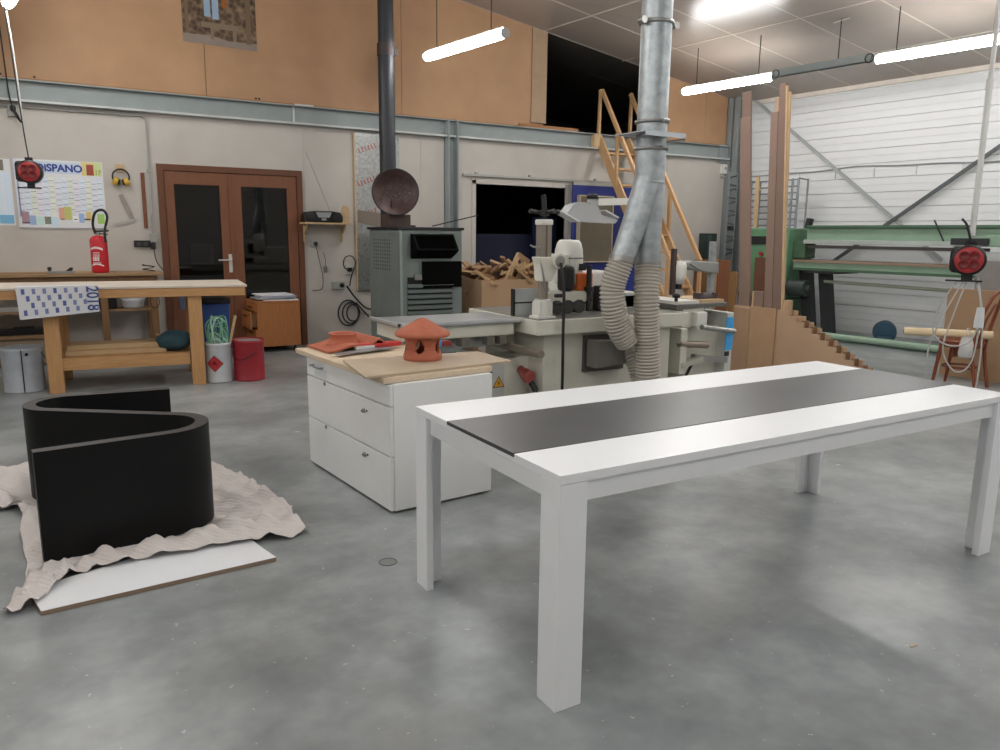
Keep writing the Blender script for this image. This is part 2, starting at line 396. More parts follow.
lamp('lit tube lamp above the open floor in front', a + DIRL*7.1)
lamp('added fill tube lamp behind the viewer on the stair side row', t2 + DIRL*10)  # this and the next two: unseen lamps added for fill light
lamp('added fill tube lamp behind the viewer on the middle row', Vector((4.104, 7.863, 3.483)) + DIRL*9.8)
lamp('added fill tube lamp behind the viewer on the left row', a + DIRL*10.3)
for k, (s_, w_) in enumerate(((.75, 'far'), (3.95, 'second'), (7.1, 'third'), (10.3, 'near'))):  # unseen row added to brighten the faces turned left
    lamp('%s added fill tube lamp of the unseen left row' % w_, a + Vector((-4.2, 0, 0)) + DIRL*s_)
for k, (v_, w_) in enumerate(((t2 + DIRL*13.2, 'stair side'), (Vector((4.104, 7.863, 3.483)) + DIRL*13, 'middle'), (a + DIRL*13.5, 'left'))):  # further unseen lamps added at the rear for fill
    lamp('rearmost added fill tube lamp of the %s row behind the viewer' % w_, v_)
# channel between the two right-hand lamps
o = thing('lamp_channel', 'grey metal channel joining two tube lamps below ceiling', 'channel', t2 + DIRL*2.145 + Vector((0, 0, .02)), math.atan2(DIRL.y, DIRL.x))
MB().box(-.62, .62, -.045, .045, .05, .056).box(-.62, .62, -.045, -.039, -.03, .05).box(-.62, .62, .039, .045, -.03, .05).obj('channel_body', STEELG, o)
for s in (-1, 1):
    MB().tube([(s*.61 + .05*math.cos(t), -.05, .0 + .05*math.sin(t)) for t in [2*PI*k/14 for k in range(15)]], .007, 6).obj('cable_loop', DARK, o)
p = t2 + DIRL*2.3
MB().cyl((.2, 0, .05), (.2, 0, ceil_z(p.x, p.y)-t2.z-.02), .006, n=6).obj('hanger', DARK, o)
MB().bar((.1, 0, ceil_z(p.x, p.y)-t2.z-.05), (.3, 0, ceil_z(p.x, p.y)-t2.z-.03), .03, .006).obj('ceiling_plate', CREAM, o)
# ================================================================ WHITE TABLE
T = thing('dining_table', 'white rectangular table with dark slate strip along its top', 'table', (1.2155, 1.7139, 0))
L, W, H, th = 2.476, 1.022, .76, .029
y1, y2 = .258, .735
MB().prism([(0, H-th), (W, H-th), (W, H), (y2, H), (y2, H-.012), (y1, H-.012), (y1, H), (0, H)], 0, 'x', L).obj('table_top', WHITE, T, bevel=.0015)
SLATE = mat('slate_dark', '#454548', .36, col2='#525254', scale=3, detail=8, bump=.02)
MB().box(-.002, L+.002, y1+.001, y2-.001, H-.0118, H+.002).obj('slate_inlay', SLATE, T, bevel=.001)
for sx in (0, 1):
    for sy in (0, 1):
        X = lambda v: v if sx == 0 else L-v
        Y = lambda v: v if sy == 0 else W-v
        poly = [(X(0), Y(0)), (X(.1), Y(0)), (X(.1), Y(.03)), (X(.03), Y(.03)), (X(.03), Y(.1)), (X(0), Y(.1))]
        MB().prism(poly, 0, 'z', H-th-.0015).obj('leg', WHITE, T, bevel=.0015)
za, zb = .662, H-th-.0002
MB().box(.1, L-.1, .02, .042, za, zb).obj('apron', WHITE, T)
MB().box(.1, L-.1, W-.042, W-.02, za, zb).obj('apron', WHITE, T)
MB().box(.02, .042, .1, W-.1, za, zb).obj('apron', WHITE, T)
MB().box(L-.042, L-.02, .1, W-.1, za, zb).obj('apron', WHITE, T)

# ================================================================ WHITE DRAWER CABINET
K = thing('drawer_cabinet', 'white drawer cabinet with beech top next to white table', 'cabinet', (1.419, 3.505, 0), math.radians(5.4))
MB().box(.03, .6, .03, 1.07, 0, .0145).obj('plinth', mat('plinth_brown', '#7a6754', .7), K)
MB().box(.02, .632, 0, 1.11, .014, .69).obj('carcass', CABW, K, bevel=.003)
def drawer(z0, z1):
    d = MB().box(0, .019, .004, 1.106, z0+.002, z1-.002).obj('drawer', CABW, K, bevel=.003)
    return d
d = drawer(.575, .688)
MB().tube([(0, .99, .65), (-.03, .985, .652), (-.03, .86, .652), (0, .855, .65)], .006, 8).obj('handle', mat('handle_grey', '#8b9096', .4, .5), d)
MB().box(-.001, .0, .8, .98, .59, .635).obj('paper_label', mat('label_pale', '#cfd3d4', .6), d)
for z0, z1, zk, yk in ((.31, .572, .50, .3), (.015, .307, .255, .3)):
    d = drawer(z0, z1)
    MB().cyl((0, yk, zk), (-.012, yk, zk), .012, n=12).cyl((-.012, yk, zk), (-.02, yk, zk), .006, n=10).obj('knob', STEEL, d)
    MB().cyl((0, yk-.03, zk+.004), (-.004, yk-.03, zk+.004), .006, n=8).obj('lock', DARK, d)
    MB().cyl((0, .83, z1-.012), (-.006, .83, z1-.012), .012, n=8).obj('catch', STEEL, d)
BEECH = wood('beech_pale', '#d6c4ad', '#cbb598', 1)
MB().box(-.02, .655, .03, 1.24, .692, .722).obj('worktop', BEECH, K, bevel=.003)
b = [at(342.8, 360, Z=.735), at(364.8, 376.9, Z=.735), at(511.5, 360.7, Z=.735), at(477.7, 351.3, Z=.735)]
b = [(p.x, p.y) for p in b]
PLY = mat('grey_board', '#b5a48d', .6, var=.06, scale=8)
tag(MB().prism(b, .724, 'z', .012).obj('loose_board', PLY, None, bevel=.001), 'thin grey brown board lying skewed on drawer cabinet top', 'board')
# terracotta ventilation cowl
p = at(420, 360, Z=.737)
Cw = thing('chimney_cowl', 'terracotta chimney cowl with conical cap and oval openings', 'cowl', (p.x+.03, p.y+.03, .737)); Cw.scale = (1.1, 1.1, 1.06)
def cowl_body():
    mb = MB(); n = 60; prof = [(.098, 0), (.101, .012), (.1, .022), (.096, .035), (.09, .055), (.088, .075), (.09, .095), (.094, .115), (.099, .128)]
    zs = 40; H_ = .128
    def rad(z):
        for (r0, z0), (r1, z1) in zip(prof[:-1], prof[1:]):
            if z0 <= z <= z1: return r0 + (r1-r0)*(z-z0)/(z1-z0)
        return prof[-1][0]
    def hole(a, z):
        for k in range(5):
            c = 2*PI*k/5 + .35; da = (a-c+PI) % (2*PI)-PI
            if abs(da) < .34 and .036 < z < .118:
                t = (z-.036)/.082; wdt = .27*math.sin(PI*(t**.75))
                if abs(da - .05*(t-.5)) < wdt: return True
        return False
    for sgn, off in ((1, 0), (-1, -.014)):
        vs = [Vector(((rad(H_*k/zs)+off)*math.cos(2*PI*i/n), (rad(H_*k/zs)+off)*math.sin(2*PI*i/n), H_*k/zs)) for k in range(zs+1) for i in range(n)]
        fs = []
        for k in range(zs):
            for i in range(n):
                if not hole(2*PI*(i+.5)/n, H_*(k+.5)/zs):
                    f = (k*n+i, k*n+(i+1) % n, (k+1)*n+(i+1) % n, (k+1)*n+i); fs.append(f if sgn > 0 else f[::-1])
        mb.add(vs, fs, True)
    # edges of the openings
    o_, i_ = lambda k, i: 0, 0
    for k in range(zs):
        for i in range(n):
            if hole(2*PI*(i+.5)/n, H_*(k+.5)/zs):
                for (dk, di, e) in ((1, 0, ((k+1, i), (k+1, i+1))), (-1, 0, ((k, i), (k, i+1))), (0, 1, ((k, i+1), (k+1, i+1))), (0, -1, ((k, i), (k+1, i)))):
                    if not hole(2*PI*(i+di+.5)/n, H_*(k+dk+.5)/zs):
                        q = []
                        for kk, ii in e:
                            a = 2*PI*ii/n; z = H_*kk/zs
                            q += [(rad(z)*math.cos(a), rad(z)*math.sin(a), z), ((rad(z)-.014)*math.cos(a), (rad(z)-.014)*math.sin(a), z)]
                        mb.add(q, [(0, 1, 3, 2)])
    mb.lathe([(.098, 0), (.084, 0)], n)
    return mb
cowl_body().obj('cowl_body', TERRA, Cw)
MB().lathe([(.06, .126), (.1, .124), (.137, .126), (.143, .132), (.143, .142), (.137, .15), (.1, .172), (.06, .196), (.03, .214), (.012, .222), (0, .224)], 40).obj('cap', TERRA, Cw)
# terracotta flashing tile with collar
p = at(343, 350, Z=.722)
Rf = thing('roof_tile', 'terracotta roof tile with raised collar lying on cabinet top', 'roof tile', (p.x+.06, p.y+.06, .7235), math.radians(5))
n_ = 18; prof = []
tile = MB(); pts = []
for i in range(n_+1):
    x = -.21 + .42*i/n_
    z = .014 + .06*math.exp(-((x-.13)/.05)**2) + .03*math.exp(-((x+.04)/.09)**2)
    pts.append((x, z))
tile.prism([(x, z) for x, z in pts] + [(x, z-.012) for x, z in reversed(pts)], -.17, 'y', .34)
tile.obj('tile_plate', TERRA, Rf)
MB().lathe([(.105, .03), (.09, .05), (.084, .085), (.092, .095), (.082, .098), (.072, .085), (.074, .03)], 28, c=(-.03, .02, 0)).obj('collar', TERRA, Rf)
# tools on the cabinet top
p = at(380, 352, Z=.737)
Hs = thing('hand_saw', 'grey blade hand tool with red grip behind terracotta cowl', 'saw', (p.x+.02, p.y+.1, .7375), math.radians(12))
MB().prism([(-.3, -.05), (.12, -.02), (.12, .07), (-.3, .02)], 0, 'z', .003).obj('blade', mat('blade_grey', '#9ba0a3', .35, .6), Hs)
MB().prism([(-.1, .09), (.16, .04), (.22, .05), (.22, .1), (.1, .13), (-.1, .13)], .0, 'z', .028).obj('grip', mat('tool_red', '#c03430', .4), Hs, bevel=.006)
MB().prism([(-.1, .075), (.02, .055), (.02, .085), (-.1, .1)], .0, 'z', .018).obj('white_edge', PAPER, Hs)
p = at(444, 352, Z=.722)
o = thing('tape_roll', 'small blue tape roll behind terracotta cowl', 'tape', (p.x, p.y+.12, .737))
MB().lathe([(.022, 0), (.04, 0), (.04, .04), (.022, .04), (.022, 0)], 20).obj('tape', mat('tape_blue', '#3f7bbd', .5), o)
MB().lathe([(.02, 0), (.022, 0), (.022, .04), (.02, .04), (.02, 0)], 20).obj('core', CARD, o)
p = at(454, 351, Z=.722)
tag(MB().box(-.035, .035, -.02, .02, 0, .028).box(-.02, .02, -.021, .021, .028, .034).obj('wood_block', mat('block_red', '#8e2f28', .6), None, bevel=.004, loc=(p.x+.01, p.y+.14, .737)), 'small dark red block behind blue tape roll', 'block')

# ================================================================ CURVED BLACK PANEL, CLOTH AND BOARD
BLK = mat('black_lacquer', '#0b0b0c', .5, var=.1, spec=.25)
BLKE = mat('black_edge', '#302f2f', .5, var=.08)
path = [(-.14, 3.655)]
def arc(cx_, cy_, r, a0, a1, n=14): return [(cx_+r*math.cos(a0+(a1-a0)*k/n), cy_+r*math.sin(a0+(a1-a0)*k/n)) for k in range(n+1)]
path += arc(.372, 3.925, .207, math.radians(-84), math.radians(62))
path += arc(.02, 4.66, .19, math.radians(242), math.radians(98))
path += [(.54, 4.8)]
pv = [Vector((x, y, 0)) for x, y in path]
# resample long straights
q = [pv[0]]
for a, b in zip(pv[:-1], pv[1:]):
    m = max(1, int((b-a).length/.06))
    q += [a + (b-a)*(k+1)/m for k in range(m)]
t = .031; z0, z1 = .0235, .521; lft, rgt = [], []
for k, p in enumerate(q):
    d = (q[min(k+1, len(q)-1)] - q[max(k-1, 0)]).normalized(); nn = Vector((-d.y, d.x, 0))
    lft.append(p+nn*t); rgt.append(p-nn*t)
N = len(q)
Sp = thing('curved_panel', 'black S-shaped curved panel standing on pale dust sheet', 'panel', (0, 0, 0))
mb = MB()
mb.add([(p.x, p.y, z) for z in (z0, z1) for p in lft], [(k+1, k, N+k, N+k+1) for k in range(N-1)], True)
mb.add([(p.x, p.y, z) for z in (z0, z1) for p in rgt], [(k, k+1, N+k+1, N+k) for k in range(N-1)], True)
for k, f in ((0, 1), (N-1, -1)):
    vs = [(lft[k].x, lft[k].y, z0), (rgt[k].x, rgt[k].y, z0), (rgt[k].x, rgt[k].y, z1), (lft[k].x, lft[k].y, z1)]
    mb.add(vs, [(0, 1, 2, 3)[::f]])
mb.add([(p.x, p.y, z0) for p in lft+rgt], [(k, k+1, N+k+1, N+k) for k in range(N-1)])
mb.obj('panel_face', BLK, Sp)
e = MB(); e.add([(p.x, p.y, z1+dz) for dz in (0, .001) for p in lft+rgt], [(2*N+k, 2*N+N+k, 2*N+N+k+1, 2*N+k+1) for k in range(N-1)])
e.obj('top_edge', BLKE, Sp)
# white board on the floor
A, B, C = at(41, 611, Z=.02), at(276, 557, Z=.02), at(253, 541, Z=.02)
D = A + (C-B)*1.0; C2 = B + (C-B)*1.9
bo = thing('floor_board', 'white coated board lying on concrete floor under cloth', 'board', (0, 0, 0))
poly = [(A.x, A.y), (B.x, B.y), (C2.x, C2.y), (D.x, D.y)]
MB().prism(poly, .0015, 'z', .0165).obj('core', mat('board_core', '#8f7a66', .7), bo)
MB().prism(poly, .018, 'z', .002).obj('white_face', WHITE, bo)
# crumpled dust sheet
def cloth():
    out = [(-.42, 5.3), (-.43, 4.6), (-.26, 4.47), (-.23, 4.0), (-.2, 3.58), (-.19, 3.45), (-.28, 3.24), (-.16, 3.25), (-.09, 3.36), (.01, 3.455), (.22, 3.462), (.45, 3.455), (.66, 3.445), (.75, 3.455), (.965, 3.465), (.95, 3.6), (.98, 3.85), (.93, 4.15), (.78, 4.7), (.6, 5.2), (.1, 5.35)]
    op = bez([Vector((x, y, 0)) for x, y in out+out[:1]], 11)[:-1]
    rng = random.Random(3); c = Vector((.3, 4.3, 0)); n = len(op); rings = 34
    ph = [rng.uniform(0, 6.28) for _ in range(8)]
    def hgt(x, y, edge):
        z = 0
        for k in range(5):
            a = ph[k]; fx, fy = math.cos(a)*(14+5*k), math.sin(a)*(14+5*k)
            z += abs(math.sin(x*fx+y*fy+ph[k+2]+.9*math.sin(3*y+k)+.6*math.sin(5*x-k)))**5 * .022
        return z
    vs = []
    for r in range(rings+1):
        s = r/rings; s = .04+.96*s
        for i, p in enumerate(op):
            jit = .008*math.sin(i*.9)+.008*math.sin(i*.43+1)
            d = (p-c); v = c + d*(s*(1+jit*s))
            inboard = (v.y < 3.58 and v.y > 3.0)
            base = .0235 if v.y < 3.68 and v.x > -.2 and v.x < .8 else .003
            near = min((Vector((v.x, v.y, 0))-w_).length for w_ in q)
            z = base + hgt(v.x, v.y, s)*max(0, min(1, (near-.04)/.1))*(.6 if s > .97 else 1)
            vs.append((v.x, v.y, z))
    fs = [(r*n+i, r*n+(i+1) % n, (r+1)*n+(i+1) % n, (r+1)*n+i) for r in range(rings) for i in range(n)] + [tuple(range(n))[::1]]
    return vs, fs
vs, fs = cloth()
CL = mat('cloth_pale', '#d8d2ce', .9, col2='#cdc4c1', scale=3, bump=.1, bscale=120)
def wave(m):
    n, l = m.node_tree.nodes, m.node_tree.links; tc = n.new('ShaderNodeTexCoord'); wv = n.new('ShaderNodeTexWave'); wv.inputs['Scale'].default_value = 22; wv.bands_direction = 'DIAGONAL'; wv.inputs['Distortion'].default_value = 2
    l.new(tc.outputs['Object'], wv.inputs['Vector']); bp = next(k for k in n if k.type == 'BUMP'); l.new(wv.outputs['Fac'], bp.inputs['Height']); bp.inputs['Strength'].default_value = .25
wave(CL)
tag(MB().add(vs, fs, True).obj('dust_sheet', CL), 'crumpled pale grey dust sheet spread under black curved panel', 'cloth')
# small cap in the floor
p = at(388, 562, Z=0)
o = thing('floor_cap', 'small round metal cap set in the concrete floor', 'floor cap', (p.x, p.y, 0))
MB().lathe([(.036, .0), (.036, .002), (.041, .002), (.041, .0)], 28).obj('ring', mat('cap_ring', '#5d5f5e', .5, .3), o)
MB().lathe([(0, .001), (.036, .001)], 28).obj('disc', mat('cap_disc', '#7d7f7d', .5), o)
# screws and offcuts dropped on the floor near the table
for k, (x, y) in enumerate(((838, 465), (913, 646), (657, 441), (297, 432))):
    p = at(x, y, Z=0); 
    tag(MB().prism([(-.02, -.004), (.015, -.006), (.022, .003), (-.012, .006)], 0, 'z', .003).obj('wood_chip', PLY if k == 1 else PAPER, None, loc=(p.x, p.y, .0002)), ['white chip on floor between the far table legs', 'brown chip on floor in front of table', 'pale chip on floor under the middle of the table', 'white chip on floor left of drawer cabinet'][k], 'chip')

# ================================================================ LEFT SIDE: BENCHES, CANS, WALL THINGS
Wb = thing('workbench', 'pine workbench with thick legs and low shelf, left', 'workbench', (0, 7.69, 0), math.radians(-6))
for x in (-1.35, -.055, 1.13):
    for y in (.0, .72):
        MB().box(x-.06, x+.06, y, y+.08, 0, .85).obj('leg', PINEZ, Wb, bevel=.004)
MB().box(-1.6, 1.58, -.03, .03, .845, .925).obj('front_rail', PINE, Wb, bevel=.003)
MB().box(-1.6, 1.58, .75, .8, .845, .925).obj('rear_rail', PINE, Wb)
MB().box(1.53, 1.58, .03, .75, .845, .925).obj('end_rail', PINEY, Wb)
MB().box(-1.6, 1.6, -.04, .82, .926, .945).obj('bench_top', mat('bench_top_pale', '#d0c6b8', .6, var=.08, scale=3), Wb, bevel=.002)
MB().box(-.01, 1.06, .02, .06, .2, .31).obj('stretcher', PINE, Wb, bevel=.003)
MB().box(-.01, 1.06, .74, .78, .2, .31).obj('stretcher', PINE, Wb)
for k in range(4):
    MB().box(-.12, 1.1, .08+.165*k, .08+.165*k+.16, .29, .308).obj('shelf_plank', PINE, Wb)
def onb(x, y, z=.308):
    a = math.radians(-6); return Vector((x*math.cos(a)-y*math.sin(a), 7.69+x*math.sin(a)+y*math.cos(a), z))
RA = math.radians(-6)
PALEW = wood('pale_board', '#c9ae88', '#b89a72', 0)
for k, (y, wd, ln, x) in enumerate(((.16, .12, .84, .02), (.3, .16, .8, .06), (.2, .28, .86, .03))):
    o = MB().box(0, ln, 0, wd, 0, .045).box(.0, .004, .002, wd-.002, .002, .043).obj('plank', PALEW, None, bevel=.002, loc=onb(x, y, .309 + (.0465 if k == 2 else 0)))
    o.rotation_euler = (0, 0, RA)
    tag(o, ['front lower pale plank on the workbench shelf', 'rear lower pale plank on the workbench shelf', 'wide pale plank lying topmost on the workbench shelf'][k], 'plank')
# blue-green bag on the low shelf
def blob(name, m, loc, s, seed, label=None, cat=None, amp=.12, rz=0):
    rng = random.Random(seed); mb = MB(); n, r = 18, 10; vs = []
    ph = [rng.uniform(0, 6) for _ in range(6)]
    for k in range(r+1):
        t = PI*k/r
        for i in range(n):
            a = 2*PI*i/n
            q = 1 + amp*(math.sin(3*a+ph[0])*math.sin(2*t+ph[1]) + .6*math.sin(5*a+ph[2]+3*t) + .4*math.sin(7*t+ph[3]+a))
            x, y, z = s[0]*math.sin(t)*math.cos(a)*q, s[1]*math.sin(t)*math.sin(a)*q, s[2]*(1-math.cos(t)*q if False else 1+math.cos(t))
            vs.append((x, y, max(0, z)))
    mb.add(vs, [(k*n+i, k*n+(i+1) % n, (k+1)*n+(i+1) % n, (k+1)*n+i)[::-1] for k in range(r) for i in range(n)], True)
    o = mb.obj(name, m, None, loc=loc); o.rotation_euler = (0, 0, rz)
    if label: tag(o, label, cat)
    return o
o = blob('tool_bag', mat('bag_teal', '#2c4a54', .8, var=.2, scale=14), onb(.94, .22, .309), (.16, .13, .1), 4, 'dark blue green cloth bag on workbench shelf', 'bag')
tag(MB().box(-.05, .05, -.04, .04, 0, .07).box(-.052, .052, -.042, .042, .07, .085).obj('blue_box', mat('box_blue', '#39609c', .5), None, loc=onb(1.02, .5, .31)), 'small blue box behind cloth bag on workbench shelf', 'box')
bp_ = onb(.82, .42, .34)
tag(MB().bar((0, 0, .12), (.3, -.08, 0), .04, .015).obj('lath', PALEW, None, loc=onb(.78, .38, .335)), 'short pale lath leaning over the cloth bag', 'lath')
# printed sheet with 2018 hanging over the bench front
BLUEINK = mat('ink_blue', '#3f4f8c', .6, var=0); INKL = mat('ink_pale', '#7f86b5', .6, var=0)
Ps = thing('printed_sheet', 'white printed sheet marked 2018 hanging over workbench front', 'paper', (0, 0, 0))
q = [at(15, 287.5, Y=7.62), at(97, 285, Y=7.56), at(99.5, 311.5, Y=7.56), at(20, 320, Y=7.62)]
q = [Vector((p.x, p.y, p.z)) for p in q]; eu = (q[1]-q[0]); ev = (q[3]-q[0]); ev2 = q[2]-q[1]
nrm = Vector((0, -1, 0))
def sh(u, v, d=0): return q[0] + eu*u + (ev*(1-u)+ev2*u)*v + nrm*(d + .008*math.sin(u*7)*v)
mb = MB(); nu = 16
g = [sh(i/nu, j/6) for j in range(7) for i in range(nu+1)]
mb.add(g, [(j*(nu+1)+i, (j+1)*(nu+1)+i, (j+1)*(nu+1)+i+1, j*(nu+1)+i+1) for j in range(6) for i in range(nu)], True)
bk = [p + Vector((0, .001, 0)) for p in g]; mb.add(bk, [(j*(nu+1)+i, j*(nu+1)+i+1, (j+1)*(nu+1)+i+1, (j+1)*(nu+1)+i) for j in range(6) for i in range(nu)], True)
top = [sh(i/nu, 0) for i in range(nu+1)]
back = [Vector((p.x, p.y+.35, .9465)) for p in top]; lip = [Vector((p.x, 7.63-.105*p.x, .9475)) for p in top]
mb.add(top+lip+back, [(i, i+1, nu+1+i+1, nu+1+i) for i in range(nu)] + [(nu+1+i, nu+1+i+1, 2*(nu+1)+i+1, 2*(nu+1)+i) for i in range(nu)], True)
mb.obj('sheet', PAPER, Ps)
pr = MB(); k = 0
for r in range(4):
    for c in range(6):
        u = .06 + c*.13 + (r % 3)*.05; v = .06 + r*.22
        if u < .83 and v < .9:
            MB().add([sh(u, v, .003), sh(u, v+.17, .003), sh(u+.042, v+.17, .003), sh(u+.042, v, .003)], [(0, 1, 2, 3)]).obj('printed_mark', INKL if k % 3 else mat('ink_mid', '#5a66a3', .6, var=0), Ps); k += 1
tx = text('year_print', '2018', .135, BLUEINK, Ps, sh(.925, .48, .007), (PI/2, PI/2, 0), .8, .002)
# bench along the wall
Bb = thing('shelf_bench', 'low shelf bench along the wall under year planner', 'bench', (-1.2, 9.3, 0))
BR = wood('bench_worn', '#a98a68', '#8d6d4c', 0)
MB().box(0, 2.26, -.1, .44, .955, .985).obj('bench_top', BR, Bb, bevel=.002)
for x in (.1, 1.62, 2.12): MB().box(x, x+.07, -.02, .05, 0, .955).obj('leg', wood('bench_leg', '#8e6c4a', '#7c5a3a', 2), Bb)
for x in (.1, 2.12): MB().box(x, x+.07, .34, .41, 0, .955).obj('leg', MATS['bench_leg'], Bb)
MB().box(.1, 2.2, -.05, -.02, .86, .95).obj('apron', MATS['bench_leg'], Bb)
MB().box(1.3, 2.12, .06, .4, .56, .585).obj('shelf', BR, Bb)
MB().box(.17, 1.25, .1, .4, .56, .585).obj('shelf', BR, Bb)
Bc = thing('low_cupboard', 'beige low cupboard under the wall bench behind grey can', 'cupboard', (-1.1, 9.4, 0))
MB().box(0, 1.05, 0, .3, .02, .3).obj('body', mat('beige_front', '#a08f79', .7), Bc)
MB().box(0, 1.07, -.03, .32, .3, .33).obj('top', BR, Bc)
for x in (.0, .53): MB().box(x+.01, x+.51, -.018, 0, .04, .285).obj('door', MATS['beige_front'], Bc, bevel=.003)
def onwb(x, y): return Vector((x, 9.3+y, .985))
# things on the wall bench
o = thing('hand_plane', 'small dark hand plane on the wall bench', 'plane', onwb(.07, -.02), .05)
MB().box(-.13, .13, -.03, .03, 0, .028).obj('sole', STEEL, o, bevel=.003)
MB().lathe([(.012, .028), (.02, .05), (.022, .065), (.0, .075)], 12, c=(-.1, 0, 0)).obj('knob', DARK, o)
MB().prism([(.04, .02), (.1, .02), (.12, .06), (.09, .065), (.06, .04)], -.015, 'y', .03).obj('handle', DARK, o)
for k, (x, y, l_) in enumerate(((-.55, -.04, .5), (-.3, .08, .7))):
    tag(MB().box(0, l_, 0, .07, 0, .018).obj('batten', BR if k == 0 else PALEW, None, loc=onwb(x, y)), ['brown batten lying at front of the wall bench', 'pale batten lying at back of the wall bench'][k], 'batten')
o = thing('cable_reel_end', 'black cable bundle on the right end of wall bench', 'cable', onwb(.93, .1))
MB().tube([(.06*math.cos(t)*(1+.1*math.sin(3*t)), .05*math.sin(t), .008+.004*k) for k, t in enumerate([PI*k/6 for k in range(20)])], .006, 6).obj('coil', CORDB, o)
o = thing('white_tub', 'white scalloped tub on the shelf below wall bench', 'tub', (.75, 9.45, .5855))
MB().lathe([(0, .004), (.1, .004), (.125, .09), (.13, .11), (.122, .11), (.11, .02)], 20).obj('bowl', PAPER, o)
o = thing('dark_crate', 'dark crate on the shelf beside white tub', 'crate', (.45, 9.47, .5855))
MB().box(-.13, .13, -.1, .1, 0, .012).box(-.13, .13, -.1, -.09, 0, .11).box(-.13, .13, .09, .1, 0, .11).box(-.13, -.12, -.1, .1, 0, .11).box(.12, .13, -.1, .1, 0, .11).obj('crate_body', DARK, o)
tag(MB().box(-.17, .17, -.08, .08, 0, .05).box(-.15, .15, -.082, -.08, .01, .04).obj('grey_case', mat('case_grey', '#b9b8b4', .5), None, loc=(-.4, 9.5, .586), bevel=.004), 'pale grey case on shelf behind printed sheet', 'case')
tag(MB().box(-.25, .25, -.08, .08, 0, .06).box(-.1, .1, -.07, .07, .06, .075).obj('dark_case', BLACKP, None, loc=(-.32, 9.2+.35, .331), bevel=.005), 'black case under shelf at the left', 'case')
o = thing('hanging_strap', 'thin black strap loop hanging on wall bench leg', 'strap', (.955, 9.24, .72))
MB().tube([(.045*math.sin(t), 0, -.05+.075*math.cos(t)) for t in [2*PI*k/20 for k in range(21)]], .005, 6).obj('loop', CORDB, o)
o = thing('blue_brush', 'small blue handled tool hanging at the door jamb', 'brush', (1.3, 9.68, .62))
MB().cyl((0, 0, .08), (0, 0, .24), .012, n=10).obj('handle', DARK, o)
MB().box(-.03, .03, -.012, .012, -.1, .08).obj('head', mat('tool_blue', '#46536b', .5), o, bevel=.005)

# fire extinguisher
p = onwb(.45, .06)
X = thing('fire_extinguisher', 'red fire extinguisher with black hose on wall bench', 'fire extinguisher', p, -.3)
MB().lathe([(0, 0), (.07, 0), (.083, .008), (.086, .02), (.086, .34), (.08, .365), (.055, .39), (.03, .4), (.0, .4)], 28).obj('cylinder', mat('extinguisher_red', '#c3212c', .35), X)
MB().cyl((0, 0, .39), (0, 0, .435), .024, n=12).obj('valve', STEEL, X)
MB().bar((-.03, 0, .44), (.11, -.01, .45), .025, .018).bar((-.02, 0, .425), (.1, -.02, .41), .02, .012).obj('lever', BLACKP, X)
MB().tube(bez([(-.02, -.01, .42), (-.035, -.02, .52), (.0, -.03, .64), (.075, -.03, .67), (.115, -.03, .6), (.09, -.05, .48), (.085, -.07, .41), (.09, -.07, .33)], 6), .0135, 8).obj('hose', BLACKP, X)
lb = MB(); 
for a0, a1, z0, z1 in ((-2.5, -.9, .24, .262), (-2.5, -.9, .07, .082)):
    vs = [(.0872*math.cos(a0+(a1-a0)*i/10), .0872*math.sin(a0+(a1-a0)*i/10), (z0 if j == 0 else z1)+.02*math.sin(PI*i/10)) for j in (0, 1) for i in range(11)]
    lb.add(vs, [(i, i+1, 12+i, 11+i) for i in range(10)])
for k in range(3):
    a = -2.15+.28*k; vs = [(.0872*math.cos(a+da), .0872*math.sin(a+da), z) for z in (.13, .17) for da in (0, .1, .2)]
    lb.add(vs, [(0, 1, 4, 3), (1, 2, 5, 4)])
for k in range(4):
    z = .215-.014*k; vs = [(.0872*math.cos(-2.1+.1*i), .0872*math.sin(-2.1+.1*i), z+dz) for dz in (0, .005) for i in range(9)]
    lb.add(vs, [(i, i+1, 10+i, 9+i) for i in range(8)])
for k in range(2):
    z = .1+.012*k; vs = [(.0872*math.cos(-2.2+.1*i), .0872*math.sin(-2.2+.1*i), z+dz) for dz in (0, .005) for i in range(11)]
    lb.add(vs, [(i, i+1, 12+i, 11+i) for i in range(10)])
lb.obj('label_print', mat('label_white', '#e4dfdc', .5, var=0), X)

# year planner poster
Po = thing('year_planner', 'year planner wall poster headed DISPANO above the bench', 'poster', (-.27, YW-.004, 1.46))
PW, PH = .84, .72
MB().box(0, PW, 0, .0035, 0, PH).obj('sheet', PAPER, Po)
def flat(name, rects, colr, parent=Po, d=.0006):
    mb = MB()
    for x0, x1, z0, z1 in rects: mb.add([(x0, -d, z0), (x1, -d, z0), (x1, -d, z1), (x0, -d, z1)], [(0, 1, 2, 3)])
    return mb.obj(name, mat('ink_'+colr.strip('#'), colr, .6, var=0), parent)
flat('header_band', [(.18, .62, PH-.14, PH-.02)], '#c3cfe0')
flat('side_band', [(.63, PW-.01, PH-.15, PH-.005)], '#d9cb86', d=.0007)
flat('side_picture', [(.68, .75, PH-.145, PH-.03)], '#9b4a3a', d=.0009)
flat('side_green', [(.76, PW-.01, PH-.15, PH-.01)], '#c6d69b', d=.0008)
flat('corner_print', [(0, .03, .1, PH)], '#cfd8ea')
tt = text('heading_print', 'DiSPANO', .105, mat('ink_heading', '#2c4391', .6, var=0), Po, (.42, -.0012, PH-.085), (PI/2, 0, 0), 1.0, .004)
text('heading_print', '17', .07, mat('ink_yellow', '#a08a2a', .6, var=0), Po, (.79, -.0016, PH-.115), (PI/2, 0, 0), .9, .001)
rng = random.Random(11)
